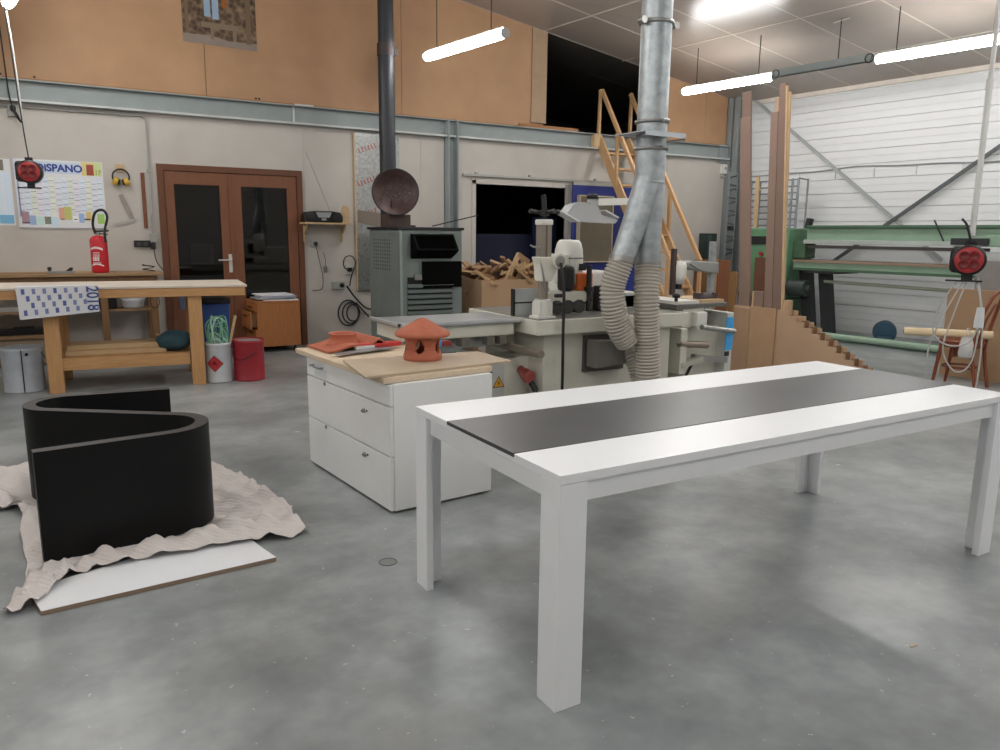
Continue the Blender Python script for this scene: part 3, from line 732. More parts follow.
cols = ['#dfe4ee', '#dbe7f0', '#dfe6da', '#e3e0ea', '#dde6f2', '#e4e8dc']
for c in range(14):
    x0 = .02 + c*.058
    flat('month_column', [(x0, x0+.05, .12, .54)], cols[c % 6])
lines = [(.02+c*.058, .07+c*.058, .535-.0135*r-(c % 3)*.004, .5375-.0135*r-(c % 3)*.004) for c in range(14) for r in range(30) if rng.random() < .5]
tag(flat('ruled_lines', lines, '#b4b8c8', d=.0012), kind='stuff')
flat('week_marks', [(.02+c*.058, .068+c*.058, .18+.06*r+.01*(c % 3), .184+.06*r+.01*(c % 3)) for c in range(14) for r in range(6)], '#4d5788', d=.0014)
for k, (x, wd, z, hh, cc) in enumerate(((.03, .07, .04, .13, '#a98b96'), (.1, .06, .03, .1, '#9bb3d6'), (.17, .06, .03, .09, '#bfe3da'), (.24, .06, .04, .08, '#7e8476'), (.3, .06, .02, .09, '#c2dfee'), (.38, .05, .1, .12, '#d7a48a'), (.43, .07, .09, .14, '#c0c478'), (.51, .05, .07, .06, '#f0f0f0'), (.57, .05, .06, .1, '#9bb6e0'), (.64, .05, .08, .1, '#d9c27a'), (.75, .07, .05, .11, '#a6cf6c'))):
    flat('advert', [(x, x+wd, z, z+hh)], cc, d=.0016)
flat('advert_text', [(.39, .43, .09, .1), (.52, .55, .09, .1), (.03, .1, .05, .06), (.62, .68, .09, .105)], '#3a3f55', d=.002)
MB().box(0, PW, -.004, 0, -.012, .004).obj('hanging_bar', mat('bar_grey', '#a3a3a3', .5), Po)
Po2 = thing('wall_calendar', 'calendar sheet with pale blue columns left of year planner', 'poster', (-1.0, YW-.004, 1.43))
MB().box(0, .7, 0, .0035, .05, .74).obj('sheet', PAPER, Po2)
flat('month_column', [(.4+.05*k, .44+.05*k, .15, .6) for k in range(6)], '#d3e2f2', Po2)
flat('print_red', [(.25, .55, .09, .16)], '#b98680', Po2, .0009)
flat('print_blue', [(.56, .69, .07, .16)], '#79b4d6', Po2, .0009)
flat('photo', [(.55, .64, .62, .73)], '#7c7568', Po2, .0012)
# ear defenders on a peg
E_ = thing('ear_defenders', 'yellow ear defenders hanging on wooden peg beside planner', 'ear defenders', (.745, YW, 2.03))
MB().box(-.045, .045, -.02, 0, .06, .14).obj('peg_block', PALEW, E_)
MB().tube([(.085*math.cos(t), -.05, .085*math.sin(t)) for t in [math.radians(200-220*k/18) for k in range(19)]], .009, 8).obj('headband', BLACKP, E_)
for s in (-1, 1):
    c = MB().lathe([(0, -.03), (.035, -.03), (.045, -.015), (.045, .012), (.035, .022), (0, .024)], 16, M=Matrix(((.35*s, 0, .94), (0, 1, 0), (-.94, 0, .35*s))).to_3x3())
    c.obj('ear_cup', mat('yellow_plastic', '#cda53a', .4), E_).location = (s*.055, -.05, -.05)
    MB().cyl((s*.03, -.05, -.02), (s*.05, -.05, -.08), .03, n=12).obj('cushion', BLACKP, E_)
# carpenter's square and a stick
o = thing('try_square', 'aluminium square hanging on wall beside ear defenders', 'square', (.73, YW-.008, 1.5))
MB().bar((.11, 0, .05), (.0, 0, .34), .008, .05, (1, 0, .35)).obj('blade', mat('alu_brown', '#9a9188', .4, .4), o)
MB().bar((-.09, 0, .0), (.12, 0, .055), .012, .035, (0, 0, 1)).obj('stock', mat('alu_pale', '#b8b6b2', .35, .6), o)
o = tag(MB().box(-.02, .02, -.012, 0, 0, .62).cyl((0, -.016, .59), (0, 0, .59), .008, n=8).obj('wooden_rod', wood('rod_brown', '#7d4a30', '#6a3a22', 2), None, loc=(.97, YW-.002, 1.47), bevel=.003), 'dark brown wooden straightedge hanging left of the door', 'straightedge')
# conduit, sockets
GREYP = mat('grey_plastic', '#9c9c98', .5)
o = thing('wall_conduit', 'grey cable conduit running under the beam to sockets', 'conduit', (0, YW, 0))
MB().tube([(-.9, -.02, 2.7), (.9, -.02, 2.71)] + [(.98+.07*math.sin(t), -.02, 2.64+.07*math.cos(t)) for t in [PI/2*k/6 for k in range(7)]] + [(1.04, -.02, 1.4)], .011, 8).obj('pipe', GREYP, o)
for x in (-.5, .3, .8): MB().box(x-.012, x+.012, -.036, 0, 2.69, 2.73).obj('clip', GREYP, o)
for z in (1.6, 2.1): MB().box(1.02, 1.06, -.036, 0, z, z+.03).obj('clip', GREYP, o)
o = thing('junction_box', 'small grey junction box with black plug under beam', 'junction box', (-.22, YW, 2.66))
MB().box(-.05, .05, -.05, 0, -.06, .06).obj('box', GREYP, o, bevel=.006)
MB().cyl((0, -.09, .02), (0, -.05, .02), .03, n=12).obj('plug', BLACKP, o)
MB().tube(bez([(0, -.09, .02), (.04, -.12, -.06), (.06, -.1, -.12), (.0, -.13, .02), (-.03, -.14, .4), (-.08, -.2, 2.3)], 6), .008, 6).obj('lead', CORDB, o)
o = thing('wall_socket', 'black triple wall socket beside the brown door', 'socket', (.95, YW, 1.29))
MB().box(-.12, .09, -.035, 0, -.035, .04).obj('plate', BLACKP, o, bevel=.005)
for x in (-.07, .0): MB().cyl((x, -.04, 0), (x, -.034, 0), .026, n=14).obj('outlet', mat('outlet_grey', '#3c3d40', .4), o)
MB().box(.05, .13, -.045, 0, .02, .12).obj('switch_box', GREYP, o, bevel=.005)
MB().box(.05, .1, -.08, -.035, -.06, .02).obj('plug', BLACKP, o, bevel=.006)
MB().tube(bez([(.08, -.06, -.06), (.1, -.07, -.2), (.16, -.1, -.3)], 6), .006, 6).obj('lead', CORDB, o)

# cable reels hanging from the ceiling
def reel(name, label, loc, rz, R=.115, cords=None, m_cord=CORDW, group=None):
    o = thing(name, label, 'cable reel', loc, rz)
    MB().lathe([(0, -.06), (R, -.06), (R*1.06, -.045), (R*1.06, .045), (R, .06), (0, .06)], 28, M=Matrix(((1, 0, 0), (0, 0, -1), (0, 1, 0)))).obj('drum', BLACKP, o)
    MB().box(-R*1.15, R*.3, -.05, .08, -R*.9, R*.95).obj('housing', BLACKP, o, bevel=.03, seg=3)
    f = MB().lathe([(0, .066), (R*.8, .066), (R*.88, .06)], 28, M=Matrix(((1, 0, 0), (0, 0, -1), (0, 1, 0)))).obj('socket_face', mat('reel_red', '#a52a2c', .4), o)
    for a in range(4):
        t = PI/4 + a*PI/2
        MB().lathe([(.0, .0665), (R*.26, .0675), (R*.3, .072), (R*.34, .0665)], 16, c=(R*.42*math.cos(t), 0, R*.42*math.sin(t)), M=Matrix(((1, 0, 0), (0, 0, -1), (0, 1, 0)))).obj('outlet', mat('outlet_darkred', '#6c1517', .4), f)
    MB().box(-.03, .03, -.02, .02, -R*1.4, -R*.9).box(-.11, .08, -.02, .02, -R*1.5, -R*1.38).obj('bracket', BLACKP, o)
    MB().box(-.03, .03, -.02, .02, R*.9, R*1.3).obj('hook', BLACKP, o)
    return o
p = at(30, 172, Y=8.45)
R1 = reel('cable_reel', 'red and black cable reel hanging before year planner', (p.x, 8.45, p.z), math.radians(-8), .1)
cz_ = ceil_z(p.x, 8.45)-p.z
MB().tube(bez([(0, 0, .12), (-.02, 0, .4), (-.05, .0, 1.0), (-.16, 0, cz_)], 5), .006, 6).obj('hanging_cord', CORDB, R1)
tag(MB().tube(bez([(0, 0, -.4), (-.02, .01, .3), (-.06, .05, 1.0), (-.08, .05, 2.2)], 6), .007, 8).cyl((0, 0, -.42), (0, 0, -.38), .014, n=10).obj('hanging_cable', CORDW, None, loc=at(20, 90, Y=8.8)), 'pale cable hanging from the ceiling at far left', 'cable')

# cans
def can(name, label, loc, r, h, m, open_=True):
    o = thing(name, label, 'can', loc)
    MB().lathe([(0, 0), (r*.98, 0), (r, .006), (r, .012), (r*.985, .016), (r*.985, h-.03), (r, h-.026), (r, h), (r*.96, h), (r*.96, .02), (0, .02)] if open_ else [(0, 0), (r*.98, 0), (r, .006), (r, .012), (r*.985, .016), (r*.985, h-.03), (r, h-.026), (r, h), (r*.93, h), (r*.93, h-.012), (0, h-.012)], 36).obj('body', m, o)
    MB().lathe([(r*.985, h*.82), (r*1.012, h*.825), (r*.985, h*.83)], 36).obj('rib', m, o)
    return o
GREYCAN = mat('can_grey', '#bdc4cc', .45, .1, col2='#aeb5bd', scale=8)
p = at(28, 392, Z=0)
o = can('metal_can', 'large open grey metal can beside the workbench leg', (p.x-.02, p.y+.1, 0), .165, .4, GREYCAN)
MB().box(-.004, .004, -.176, -.166, .01, .39).obj('seam', DARK, o)
MB().cyl((.04, -.178, .35), (.04, -.16, .35), .014, n=10).obj('handle_ear', DARK, o)
MB().tube([(.172*math.cos(a), .172*math.sin(a), .35-.1*math.sin((a+.5)*1.0)) for a in [-.5+.2*k for k in range(8)]], .004, 6).obj('wire_handle', DARK, o)
p = at(221, 383, Z=0)
o = can('solvent_can', 'white paint can with red flammable diamond beside workbench', (p.x+.012, p.y+.12, 0), .122, .385, mat('can_white', '#c6cace', .4, .1, col2='#b6babd', scale=9))
def diamond(mb, r, s, zc, a0, d):
    def pt(u, v): a = a0 + u/r; return ((r+d)*math.cos(a), (r+d)*math.sin(a), zc+v)
    n = 6; vs = []; fs = []
    for j in range(2*n+1):
        v = -s + s*j/n; wd = s-abs(v)
        vs += [pt(wd*k/4-wd/2*2/2 if False else -wd+2*wd*k/4, v) for k in range(5)]
    for j in range(2*n):
        for k in range(4): fs.append((j*5+k, j*5+k+1, (j+1)*5+k+1, (j+1)*5+k))
    mb.add(vs, fs)
mb = MB(); diamond(mb, .125, .082, .19, math.radians(-118), .0012); mb.obj('hazard_edge', mat('ink_black', '#2b1414', .6, var=0), o)
mb = MB(); diamond(mb, .125, .075, .19, math.radians(-118), .002); mb.obj('hazard_diamond', mat('hazard_red', '#b5232b', .5), o)
mb = MB()
def pc(u, v, a0=math.radians(-118), r=.1275): a = a0+u/r; return (r*math.cos(a), r*math.sin(a), .19+v)
mb.add([pc(-.016, -.014), pc(.016, -.014), pc(.02, .004), pc(.008, .012), pc(.004, .034), pc(-.008, .014), pc(-.02, .006)], [tuple(range(7))])
mb.add([pc(-.022, -.026), pc(.022, -.026), pc(.022, -.02), pc(-.022, -.02)], [(0, 1, 2, 3)]); mb.obj('flame_symbol', MATS['ink_black'], o)
rng = random.Random(5)
GS = mat('strap_green', '#5c9a7a', .6, col2='#8fc0a6', scale=10)
G = thing('strap_offcuts', 'tangle of green plastic strapping in the white can', 'strapping', (p.x+.012, p.y+.12, .03))
for k in range(16):
    a = rng.uniform(0, 6.28); r0 = rng.uniform(.01, .08); a2 = a+rng.uniform(1, 3.5); hh = rng.uniform(.42, .6)
    pts = bez([(r0*math.cos(a), r0*math.sin(a), .02), (.09*math.cos(a), .09*math.sin(a), .34), (rng.uniform(.06, .12)*math.cos(a+.5), rng.uniform(.06, .12)*math.sin(a+.5), hh), (.1*math.cos(a2), .1*math.sin(a2), hh-.06), (.09*math.cos(a2+.3), .09*math.sin(a2+.3), .33)], 5)
    MB().tube(pts, .008, 5).obj('strap', GS if k % 3 else mat('strap_pale', '#a9cdb9', .6), G)
tag(MB().box(-.012, .012, -.012, .012, 0, .62).box(-.014, .014, -.014, .014, .6, .62).obj('square_batten', PALEW, None, loc=(p.x+.05, p.y+.14, .03)), 'pale stick standing in white can among green straps', 'stick')
COL.objects['square_batten'].rotation_euler = (.05, .22, 0)
p = at(253, 381, Z=0)
o = can('red_can', 'dented red metal drum beside the white paint can', (p.x, p.y+.13, 0), .148, .4, RED, False)
MB().tube([(.15*math.cos(a), .15*math.sin(a), .33-.16*math.sin((a-2.6)*1.5) if False else .33-.12*math.sin((a-2.4)*1.1)) for a in [2.4+.25*k for k in range(11)]], .004, 6).obj('wire_handle', DARK, o)
MB().lathe([(0, .39), (.13, .39), (.135, .386)], 24).obj('lid', mat('lid_grey', '#9b9490', .6), o)
p = at(216, 330, Y=8.35)
o = thing('blue_bin', 'blue plastic bin standing behind the white paint can', 'bin', (p.x, 8.4, 0))
MB().prism([(-.11, 0), (.11, 0), (.14, .7), (-.14, .7)], -.12, 'y', .24).obj('body', mat('bin_blue', '#31539b', .45), o, bevel=.01)
MB().box(-.15, .15, -.13, .13, .7, .76).obj('rim', BLACKP, o, bevel=.01)

# small drawer unit
N_ = at(257, 347.5, Z=.07)
Du = thing('drawer_unit', 'low brown drawer unit on castors before the glazed door', 'drawer unit', (N_.x, N_.y, 0), math.radians(1))
DB = wood('drawer_brown', '#b0703f', '#99602f', 2)
MB().box(.02, .54, 0, .5, .07, .6).obj('carcass', DB, Du, bevel=.003)
MB().box(0, .54, -.005, .51, .6, .62).obj('top', DB, Du, bevel=.002)
for z0, z1, dx in ((.5, .595, 0), (.29, .49, -.06), (.08, .28, 0)):
    d = MB().box(dx, .018+dx, .008, .49, z0, z1).obj('drawer', DB, Du, bevel=.003)
    MB().box(-.006+dx, dx, .16, .34, z1-.06, z1-.045).obj('pull', DARK, d)
    if dx: MB().box(.0+dx, .3, .03, .47, z0+.02, z0+.03).box(dx, .3, .03, .04, z0+.02, z1-.03).box(dx, .3, .46, .47, z0+.02, z1-.03).obj('drawer_box', mat('drawer_inside', '#7f5a39', .7), d)
for x in (.07, .48):
    for y in (.06, .44): MB().cyl((x-.012, y, .03), (x+.012, y, .03), .03, n=14).box(x-.015, x+.015, y-.015, y+.015, .05, .07).obj('castor', BLACKP, Du)
rng = random.Random(2)
for k in range(5):
    pm = [PAPER, mat('paper_grey', '#aab0b4', .7), PAPER, mat('paper_blue', '#8f9db0', .7), PAPER][k]
    x0, y0 = .08+rng.uniform(-.03, .03), .05+rng.uniform(-.02, .02)
    o = MB().box(x0, x0+.42, y0, y0+.36, 0, .012).box(x0+.01, x0+.41, y0+.01, y0+.35, .012, .014).obj('magazine', pm, None, bevel=.002)
    o.location = (N_.x, N_.y, .621+.0145*k); o.rotation_euler = (0, 0, math.radians(rng.uniform(-6, 6)))
    tag(o, ['lowest magazine of the pile on brown drawer unit', 'grey magazine second from bottom on brown drawer unit', 'middle magazine of the pile on brown drawer unit', 'blue grey magazine second from top on brown drawer unit', 'topmost white magazine on the brown drawer unit'][k], 'magazine', 'magazines on the drawer unit')

# shelf with radio, sockets
Sh = thing('wall_shelf', 'small wooden wall shelf with brackets under the radio', 'shelf', (2.75, YW, 1.545))
MB().box(0, .6, -.28, 0, 0, .022).obj('board', PALEW, Sh, bevel=.002)
for x in (.04, .54):
    MB().prism([(0, 0), (-.2, 0), (-.16, -.05), (-.06, -.12), (-.05, -.22), (0, -.22)], x, 'x', .02).obj('bracket', PALEW, Sh)
MB().prism([(.5, .022), (.6, .022), (.6, .2), (.57, .24), (.53, .24), (.5, .2)], -.2, 'y', .02).obj('end_block', PALEW, Sh)
Rd = thing('portable_radio', 'black portable radio with long aerial on wall shelf', 'radio', (3.0, YW-.15, 1.5675))
sec = [(-.25, .02), (-.235, .0), (.235, .0), (.25, .02), (.25, .08), (.22, .125), (.12, .14), (-.12, .14), (-.22, .125), (-.25, .08)]
MB().prism(sec, -.09, 'y', .16).obj('body', BLACKP, Rd, bevel=.015, seg=3)
for s in (-1, 1): MB().lathe([(0, 0), (.05, 0), (.055, .008), (.048, .012), (0, .008)], 20, c=(s*.165, -.09, .065), M=Matrix(((1, 0, 0), (0, 0, -1), (0, 1, 0)))).obj('speaker', DARK, Rd)
MB().prism([(-.09, .1), (-.07, .06), (.07, .06), (.1, .125), (-.1, .125)], -.096, 'y', .006).obj('display', mat('radio_silver', '#a9abad', .4, .4), Rd)
MB().box(-.03, .03, -.097, -.09, .025, .05).obj('buttons', MATS['radio_silver'], Rd)
MB().cyl((.13, .05, .13), (-.15, .08, .86), .004, n=6).obj('aerial', STEEL, Rd)
o = thing('wall_socket', 'small grey socket under wall shelf with hanging lead', 'socket', (2.93, YW, 1.3))
MB().box(-.045, .045, -.04, 0, -.04, .04).obj('box', GREYP, o, bevel=.006)
MB().cyl((.01, -.06, 0), (.01, -.04, 0), .025, n=12).obj('plug', DARK, o)
MB().tube(bez([(.01, -.055, -.01), (.05, -.04, -.2), (.1, -.02, -.42), (.08, -.02, -.58), (-.05, -.02, -.6)], 6), .004, 6).obj('lead', CORDB, o)
o = thing('wall_weight', 'small grey box hanging on wire from wall by stove', 'box', (3.07, YW-.012, .97))
MB().box(-.025, .025, -.012, .012, -.04, .04).obj('box', mat('box_grey', '#77756f', .5), o, bevel=.008)
MB().tube(bez([(0, 0, .04), (.005, 0, .12), (-.02, 0, .22)], 5), .003, 5).obj('wire', DARK, o)
o = thing('power_outlet', 'white outlet with looped black lead beside the stove', 'socket', (3.385, YW, .97))
MB().box(-.045, .045, -.04, 0, -.07, .07).obj('box', mat('socket_white', '#b9b8b0', .5), o, bevel=.005)
MB().box(-.03, .03, -.06, -.04, -.03, .02).obj('plug', BLACKP, o)
MB().tube(bez([(0, -.06, -.03), (-.08, -.05, .04), (-.06, -.05, .15), (.03, -.05, .17), (.08, -.05, .08), (.02, -.05, -.1), (0, -.04, -.22)], 6), .008, 6).obj('lead', CORDB, o)
o = thing('socket_block', 'grey twin socket beside coiled black cables near stove', 'socket', (3.24, YW, .76))
MB().box(-.1, .08, -.05, 0, -.05, .05).obj('box', GREYP, o, bevel=.006)
MB().cyl((.03, -.07, 0), (.03, -.05, 0), .03, n=12).obj('plug', BLACKP, o)
o = thing('coiled_cable', 'black cable coiled on wall below sockets by the stove', 'cable', (3.36, YW-.03, .39))
for k in range(3):
    MB().tube([((.14-.025*k)*math.cos(t)+.03*k, -.01*k, (.17-.03*k)*math.sin(t)) for t in [2*PI*j/26 for j in range(27)]], .01, 6).obj('turn', CORDB, o)
MB().tube(bez([(-.02, -.02, .36), (.08, -.02, .22), (.24, -.02, .06), (.42, -.02, .03)], 6), .012, 6).obj('tail', CORDB, o)
MB().tube(bez([(.1, -.02, .14), (.24, -.02, -.02), (.34, -.02, -.12)], 6), .01, 6).obj('tail', CORDB, o)

# picture on the orange wall
Pc = thing('wall_picture', 'unframed print of an old workshop on the orange wall', 'picture', (1.5, YW-.002, 3.57))
def picmat():
    m = bpy.data.materials.new('picture_print'); m.use_nodes = True; n, l = m.node_tree.nodes, m.node_tree.links; b = n['Principled BSDF']
    tc = n.new('ShaderNodeTexCoord'); v = n.new('ShaderNodeTexVoronoi'); v.inputs['Scale'].default_value = 18; l.new(tc.outputs['Object'], v.inputs['Vector'])
    z = n.new('ShaderNodeTexNoise'); z.inputs['Scale'].default_value = 9; z.inputs['Detail'].default_value = 6; l.new(tc.outputs['Object'], z.inputs['Vector'])
    r = n.new('ShaderNodeValToRGB'); e = r.color_ramp.elements; e[0].position = .25; e[0].color = lin('#1f1813'); e[1].position = .8; e[1].color = lin('#8d775c')
    e2 = r.color_ramp.elements.new(.5); e2.color = lin('#5b4634')
    x = n.new('ShaderNodeMix'); x.data_type = 'FLOAT'; x.inputs[0].default_value = .5; l.new(v.outputs['Distance'], x.inputs[2]); l.new(z.outputs['Fac'], x.inputs[3])
    l.new(x.outputs[0], r.inputs[0]); l.new(r.outputs[0], b.inputs['Base Color']); b.inputs['Roughness'].default_value = .5
    return m
MB().box(0, .82, -.006, 0, .06, 1.1).obj('print', picmat(), Pc)
MB().prism([(0, 0), (.82, -.015), (.82, .07), (.5, .06), (.3, .1), (0, .09)], -.0075, 'y', .002).obj('pale_floor', mat('pic_pale', '#877a70', .6), Pc)
flat('painted_window', [(.24, .31, .3, .52), (.33, .4, .28, .5)], '#8ea6bd', Pc, .008)
flat('painted_glow', [(.3, .42, .52, .7), (.44, .5, .42, .6)], '#8f5426', Pc, .007)
flat('painted_bench', [(.2, .62, .18, .24), (.3, .34, .06, .18), (.55, .59, .06, .18)], '#7a6a55', Pc, .0085)
flat('painted_post', [(.03, .07, .1, .6), (.7, .76, .05, .8)], '#6f5a42', Pc, .0082)

# ================================================================ STOVE WITH FLUE AND DISH
FOIL = mat('foil', '#b9bbb9', .28, .7, col2='#8f918f', scale=25, bump=.3, bscale=35)
o = thing('foil_panel', 'foil faced insulation board fixed to wall behind stove', 'insulation board', (3.5, YW, .68))
MB().box(0, .62, -.04, -.002, 0, 2.04).obj('board', FOIL, o, bevel=.004)
MB().box(-.016, -.001, -.045, -.002, 0, 2.04).obj('wood_edge', PALEW, o)
INKR = mat('print_red_worn', '#a5503c', .5)
for z, x in ((1.78, .06), (1.36, .04), (.95, .05)):
    mb = MB(); d = Vector((.86, 0, .32)); u = Vector((-.35, 0, .93)); p = Vector((x, -.0412, z))
    for k in range(6):
        c = p + d*(.05*k); mb.add([c, c+d*.016, c+d*.016+u*.06, c+u*.06, c+u*.05+d*.03, c+u*.06+d*.03, c+d*.034, c+d*.03+u*.01], [(0, 1, 2, 3), (3, 4, 5), (1, 6, 7)] if k % 2 else [(0, 1, 2, 3), (1, 6, 7)])
    mb.obj('red_lettering', INKR, o)
MB().prism([(.02, .9), (.3, .84), (.4, .86), (.55, .8), (.55, 1.0), (.02, 1.06)], -.046, 'y', .006).obj('torn_patch', mat('patch_brown', '#7a6e63', .7), o)
St = thing('wood_stove', 'grey sheet metal workshop stove with black loading hopper', 'stove', (3.38, 8.0, 0))
SG = mat('stove_grey', '#7f8885', .45, .2, col2='#747d7a', scale=4)
MB().box(.0, .79, 0, .94, .05, 1.485).obj('casing', SG, St, bevel=.008)
MB().box(.05, .74, .05, .89, 0, .05).obj('base', DARK, St)
MB().box(-.02, .81, -.02, .96, 1.485, 1.515).obj('lid', DARK, St, bevel=.004)
MB().box(.001, .03, -.008, .0, .06, 1.48).obj('corner_strip', mat('strip_pale', '#9aa3a0', .4, .3), St)
MB().box(-.008, 0, .62, .9, 1.02, 1.36) if False else None
side = MB().box(-.006, 0, .02, .92, .08, 1.46).obj('side_panel', SG, St, bevel=.003)
ho = MB()
for i in range(8):
    for j in range(9): ho.cyl((-.0075, .28+.07*i, 1.03+.042*j), (-.006, .28+.07*i, 1.03+.042*j), .013, n=8)
tag(ho.obj('vent_holes', mat('hole_dark', '#39403d', .6), side), kind='stuff')
MB().prism([(.24-.24, 0), (.6, 0), (.66, -.1)], 0, 'z', .01) if False else None
hp = MB().prism([(-.005, 1.16), (-.14, 1.22), (-.2, 1.26), (-.06, 1.44), (-.005, 1.44)], .13, 'x', .52).obj('hopper', mat('stove_black', '#060606', .7, spec=.06), St, bevel=.004)
MB().add([(.16, -.186, 1.281), (.62, -.186, 1.281), (.62, -.077, 1.421), (.16, -.077, 1.421)], [(0, 1, 2, 3)]).obj('hopper_mouth', mat('mouth_shade', '#020202', .9, spec=.02), hp)  # shade inside the hopper, painted as a flat black quad
MB().box(.27, .77, -.04, -.002, .83, 1.13).obj('fire_door', MATS['stove_black'], St, bevel=.006)
MB().box(.17, .26, -.03, 0, .92, .98).obj('latch', STEEL, St)
MB().box(.09, .66, -.005, 0, .38, .95).obj('grille_recess', mat('grille_dark', '#101112', .7), St)
for k in range(8):
    MB().bar((.09, -.02, .42+.062*k), (.66, -.02, .42+.062*k), .035, .03, (0, -.4, 1)).obj('slat', SG, St)
MB().cyl((.35, .45, 1.515), (.35, .45, 1.54), .05, n=16).obj('cap', DARK, St)
MB().bar((.5, .2, 1.53), (.95, -.1, 1.66), .02, .012).obj('poker', DARK, St)
pb = MB().box(.03, .3, .36, .6, 1.515, 1.66).obj('flue_box', mat('flue_rust', '#4b3a35', .6), St, bevel=.006)
FLUEM = mat('flue_black', '#2f3136', .45, .4, var=.15)
Fl = thing('flue_pipe', 'black stove flue pipe rising to the ceiling', 'flue', (3.56, 8.75, 1.515))
zt = ceil_z(3.56, 8.75)-1.515
MB().cyl((0, 0, 0), (0, 0, 2.0), .097, n=24).cyl((0, 0, 2.05), (0, 0, zt), .092, n=24).obj('pipe', FLUEM, Fl)
MB().cyl((0, 0, 1.96), (0, 0, 2.09), .106, n=24).box(.09, .135, -.02, .02, 1.98, 2.07).obj('collar', mat('collar_brown', '#41393a', .5, .4), Fl)
MB().cyl((0, 0, .93), (0, 0, .945), .1, n=24).obj('joint', DARK, Fl)
MB().box(.085, .1, -.11, -.09, 1.0, 1.05).obj('bracket', STEEL, Fl)
dp = at(395.5, 192, Y=8.3)
Di = thing('metal_dish', 'dark rusty concave metal dish mounted over the stove', 'dish', (dp.x, 8.3, dp.z))
nv = Vector((-.33, -.92, .12)).normalized(); ex = nv.cross(Vector((0, 0, 1))).normalized(); ey = ex.cross(nv) * -1
ey = nv.cross(ex)
Mx = Matrix((ex, ey, nv)).transposed()
RUST = mat('dish_rust', '#3a2a28', .5, .3, col2='#55403c', scale=14, detail=6)
MB().lathe([(0, -.11), (.08, -.105), (.15, -.085), (.21, -.05), (.26, 0), (.268, .002), (.262, -.012), (.212, -.062), (.15, -.1), (.08, -.12), (0, -.125)], 36, M=Mx).obj('bowl', RUST, Di)
MB().lathe([(.255, .004), (.268, .006), (.272, -.002), (.262, -.008)], 36, M=Mx).obj('rim', DARK, Di)
MB().bar((0, .06, -.1), (.0, .06, 1.66-dp.z), .05, .02, (0, 1, 0)).obj('stem', RUST, Di)
rng = random.Random(8); sp = MB()
for k in range(45):
    a, r = rng.uniform(0, 6.28), .2*math.sqrt(rng.random()); z = -.11+.11*(r/.26)**2+.004
    c = Mx @ Vector((r*math.cos(a), r*math.sin(a), z)); s = rng.uniform(.003, .008)
    sp.add([c+ex*s, c+ey*s, c-ex*s, c-ey*s], [(0, 1, 2, 3)])
tag(sp.obj('paint_specks', mat('speck_grey', '#75706e', .6), Di), kind='stuff')

# ================================================================ BOX OF OFFCUTS
Bx = thing('cardboard_box', 'big cardboard box filled with wood offcuts near doorway', 'box', (4.44, 8.0, 0))
w_, d_, h_ = 1.1, .8, .9
MB().box(0, w_, 0, d_, 0, .01).obj('bottom', CARD, Bx)
MB().box(0, w_, 0, .012, .01, h_).obj('front', CARD, Bx); MB().box(0, w_, d_-.012, d_, .01, h_).obj('rear', CARD, Bx)
MB().box(0, .012, .012, d_-.012, .01, h_).obj('side', CARD, Bx); MB().box(w_-.012, w_, .012, d_-.012, .01, h_).obj('side', CARD, Bx)
tag(MB().box(.03, w_-.03, .03, d_-.03, .012, .74).obj('offcut_fill', mat('fill_wood', '#8b6a49', .8, var=.3, scale=12), Bx), kind='stuff')
rng = random.Random(21)
WM = [wood('off_a', '#a98a64', '#957551', 0), wood('off_b', '#96714a', '#835f3a', 0), wood('off_c', '#bd9f7b', '#ad8c65', 0), wood('off_d', '#76543a', '#66452c', 0)]
words = ['pale', 'brown', 'light', 'dark']
items = []
for k in range(46):
    x, y = rng.uniform(.1, w_-.1), rng.uniform(.06, d_-.1)
    top = .82 + .22*math.exp(-((x-.55)/.5)**2) * rng.uniform(.2, 1) + .12*y*rng.random()
    ln, wd, tk = rng.uniform(.22, .5), rng.uniform(.05, .13), rng.uniform(.018, .035)
    items.append((k % 4, x, y, top, ln, wd, tk, (rng.uniform(-.6, .6), rng.uniform(-.8, .8), rng.uniform(0, PI))))
ords = ['leftmost', 'second', 'third', 'fourth', 'fifth', 'sixth', 'seventh', 'eighth', 'ninth', 'tenth', 'eleventh', 'rightmost']
for c in range(4):
    row = sorted([i for i in items if i[0] == c], key=lambda i: i[1])
    for j, (c_, x, y, top, ln, wd, tk, r_) in enumerate(row):
        o = MB().box(-ln/2, ln/2, -wd/2, wd/2, -tk/2, tk/2).box(-ln/2+.02, -ln/2+.03, -wd/2-.0005, wd/2+.0005, -tk/2-.0005, tk/2+.0005).obj('wood_offcut', WM[c], None, loc=(4.44+x, 8.0+y, top))
        o.rotation_euler = r_
        tag(o, '%s wood offcut heaped in the cardboard box, %s of the %s ones%s' % (words[c], ords[min(j, 10)] if j < len(row)-1 else 'rightmost', words[c], '' if j in (0, len(row)-1) else ' from left'), 'offcut', 'wood offcuts in the cardboard box')
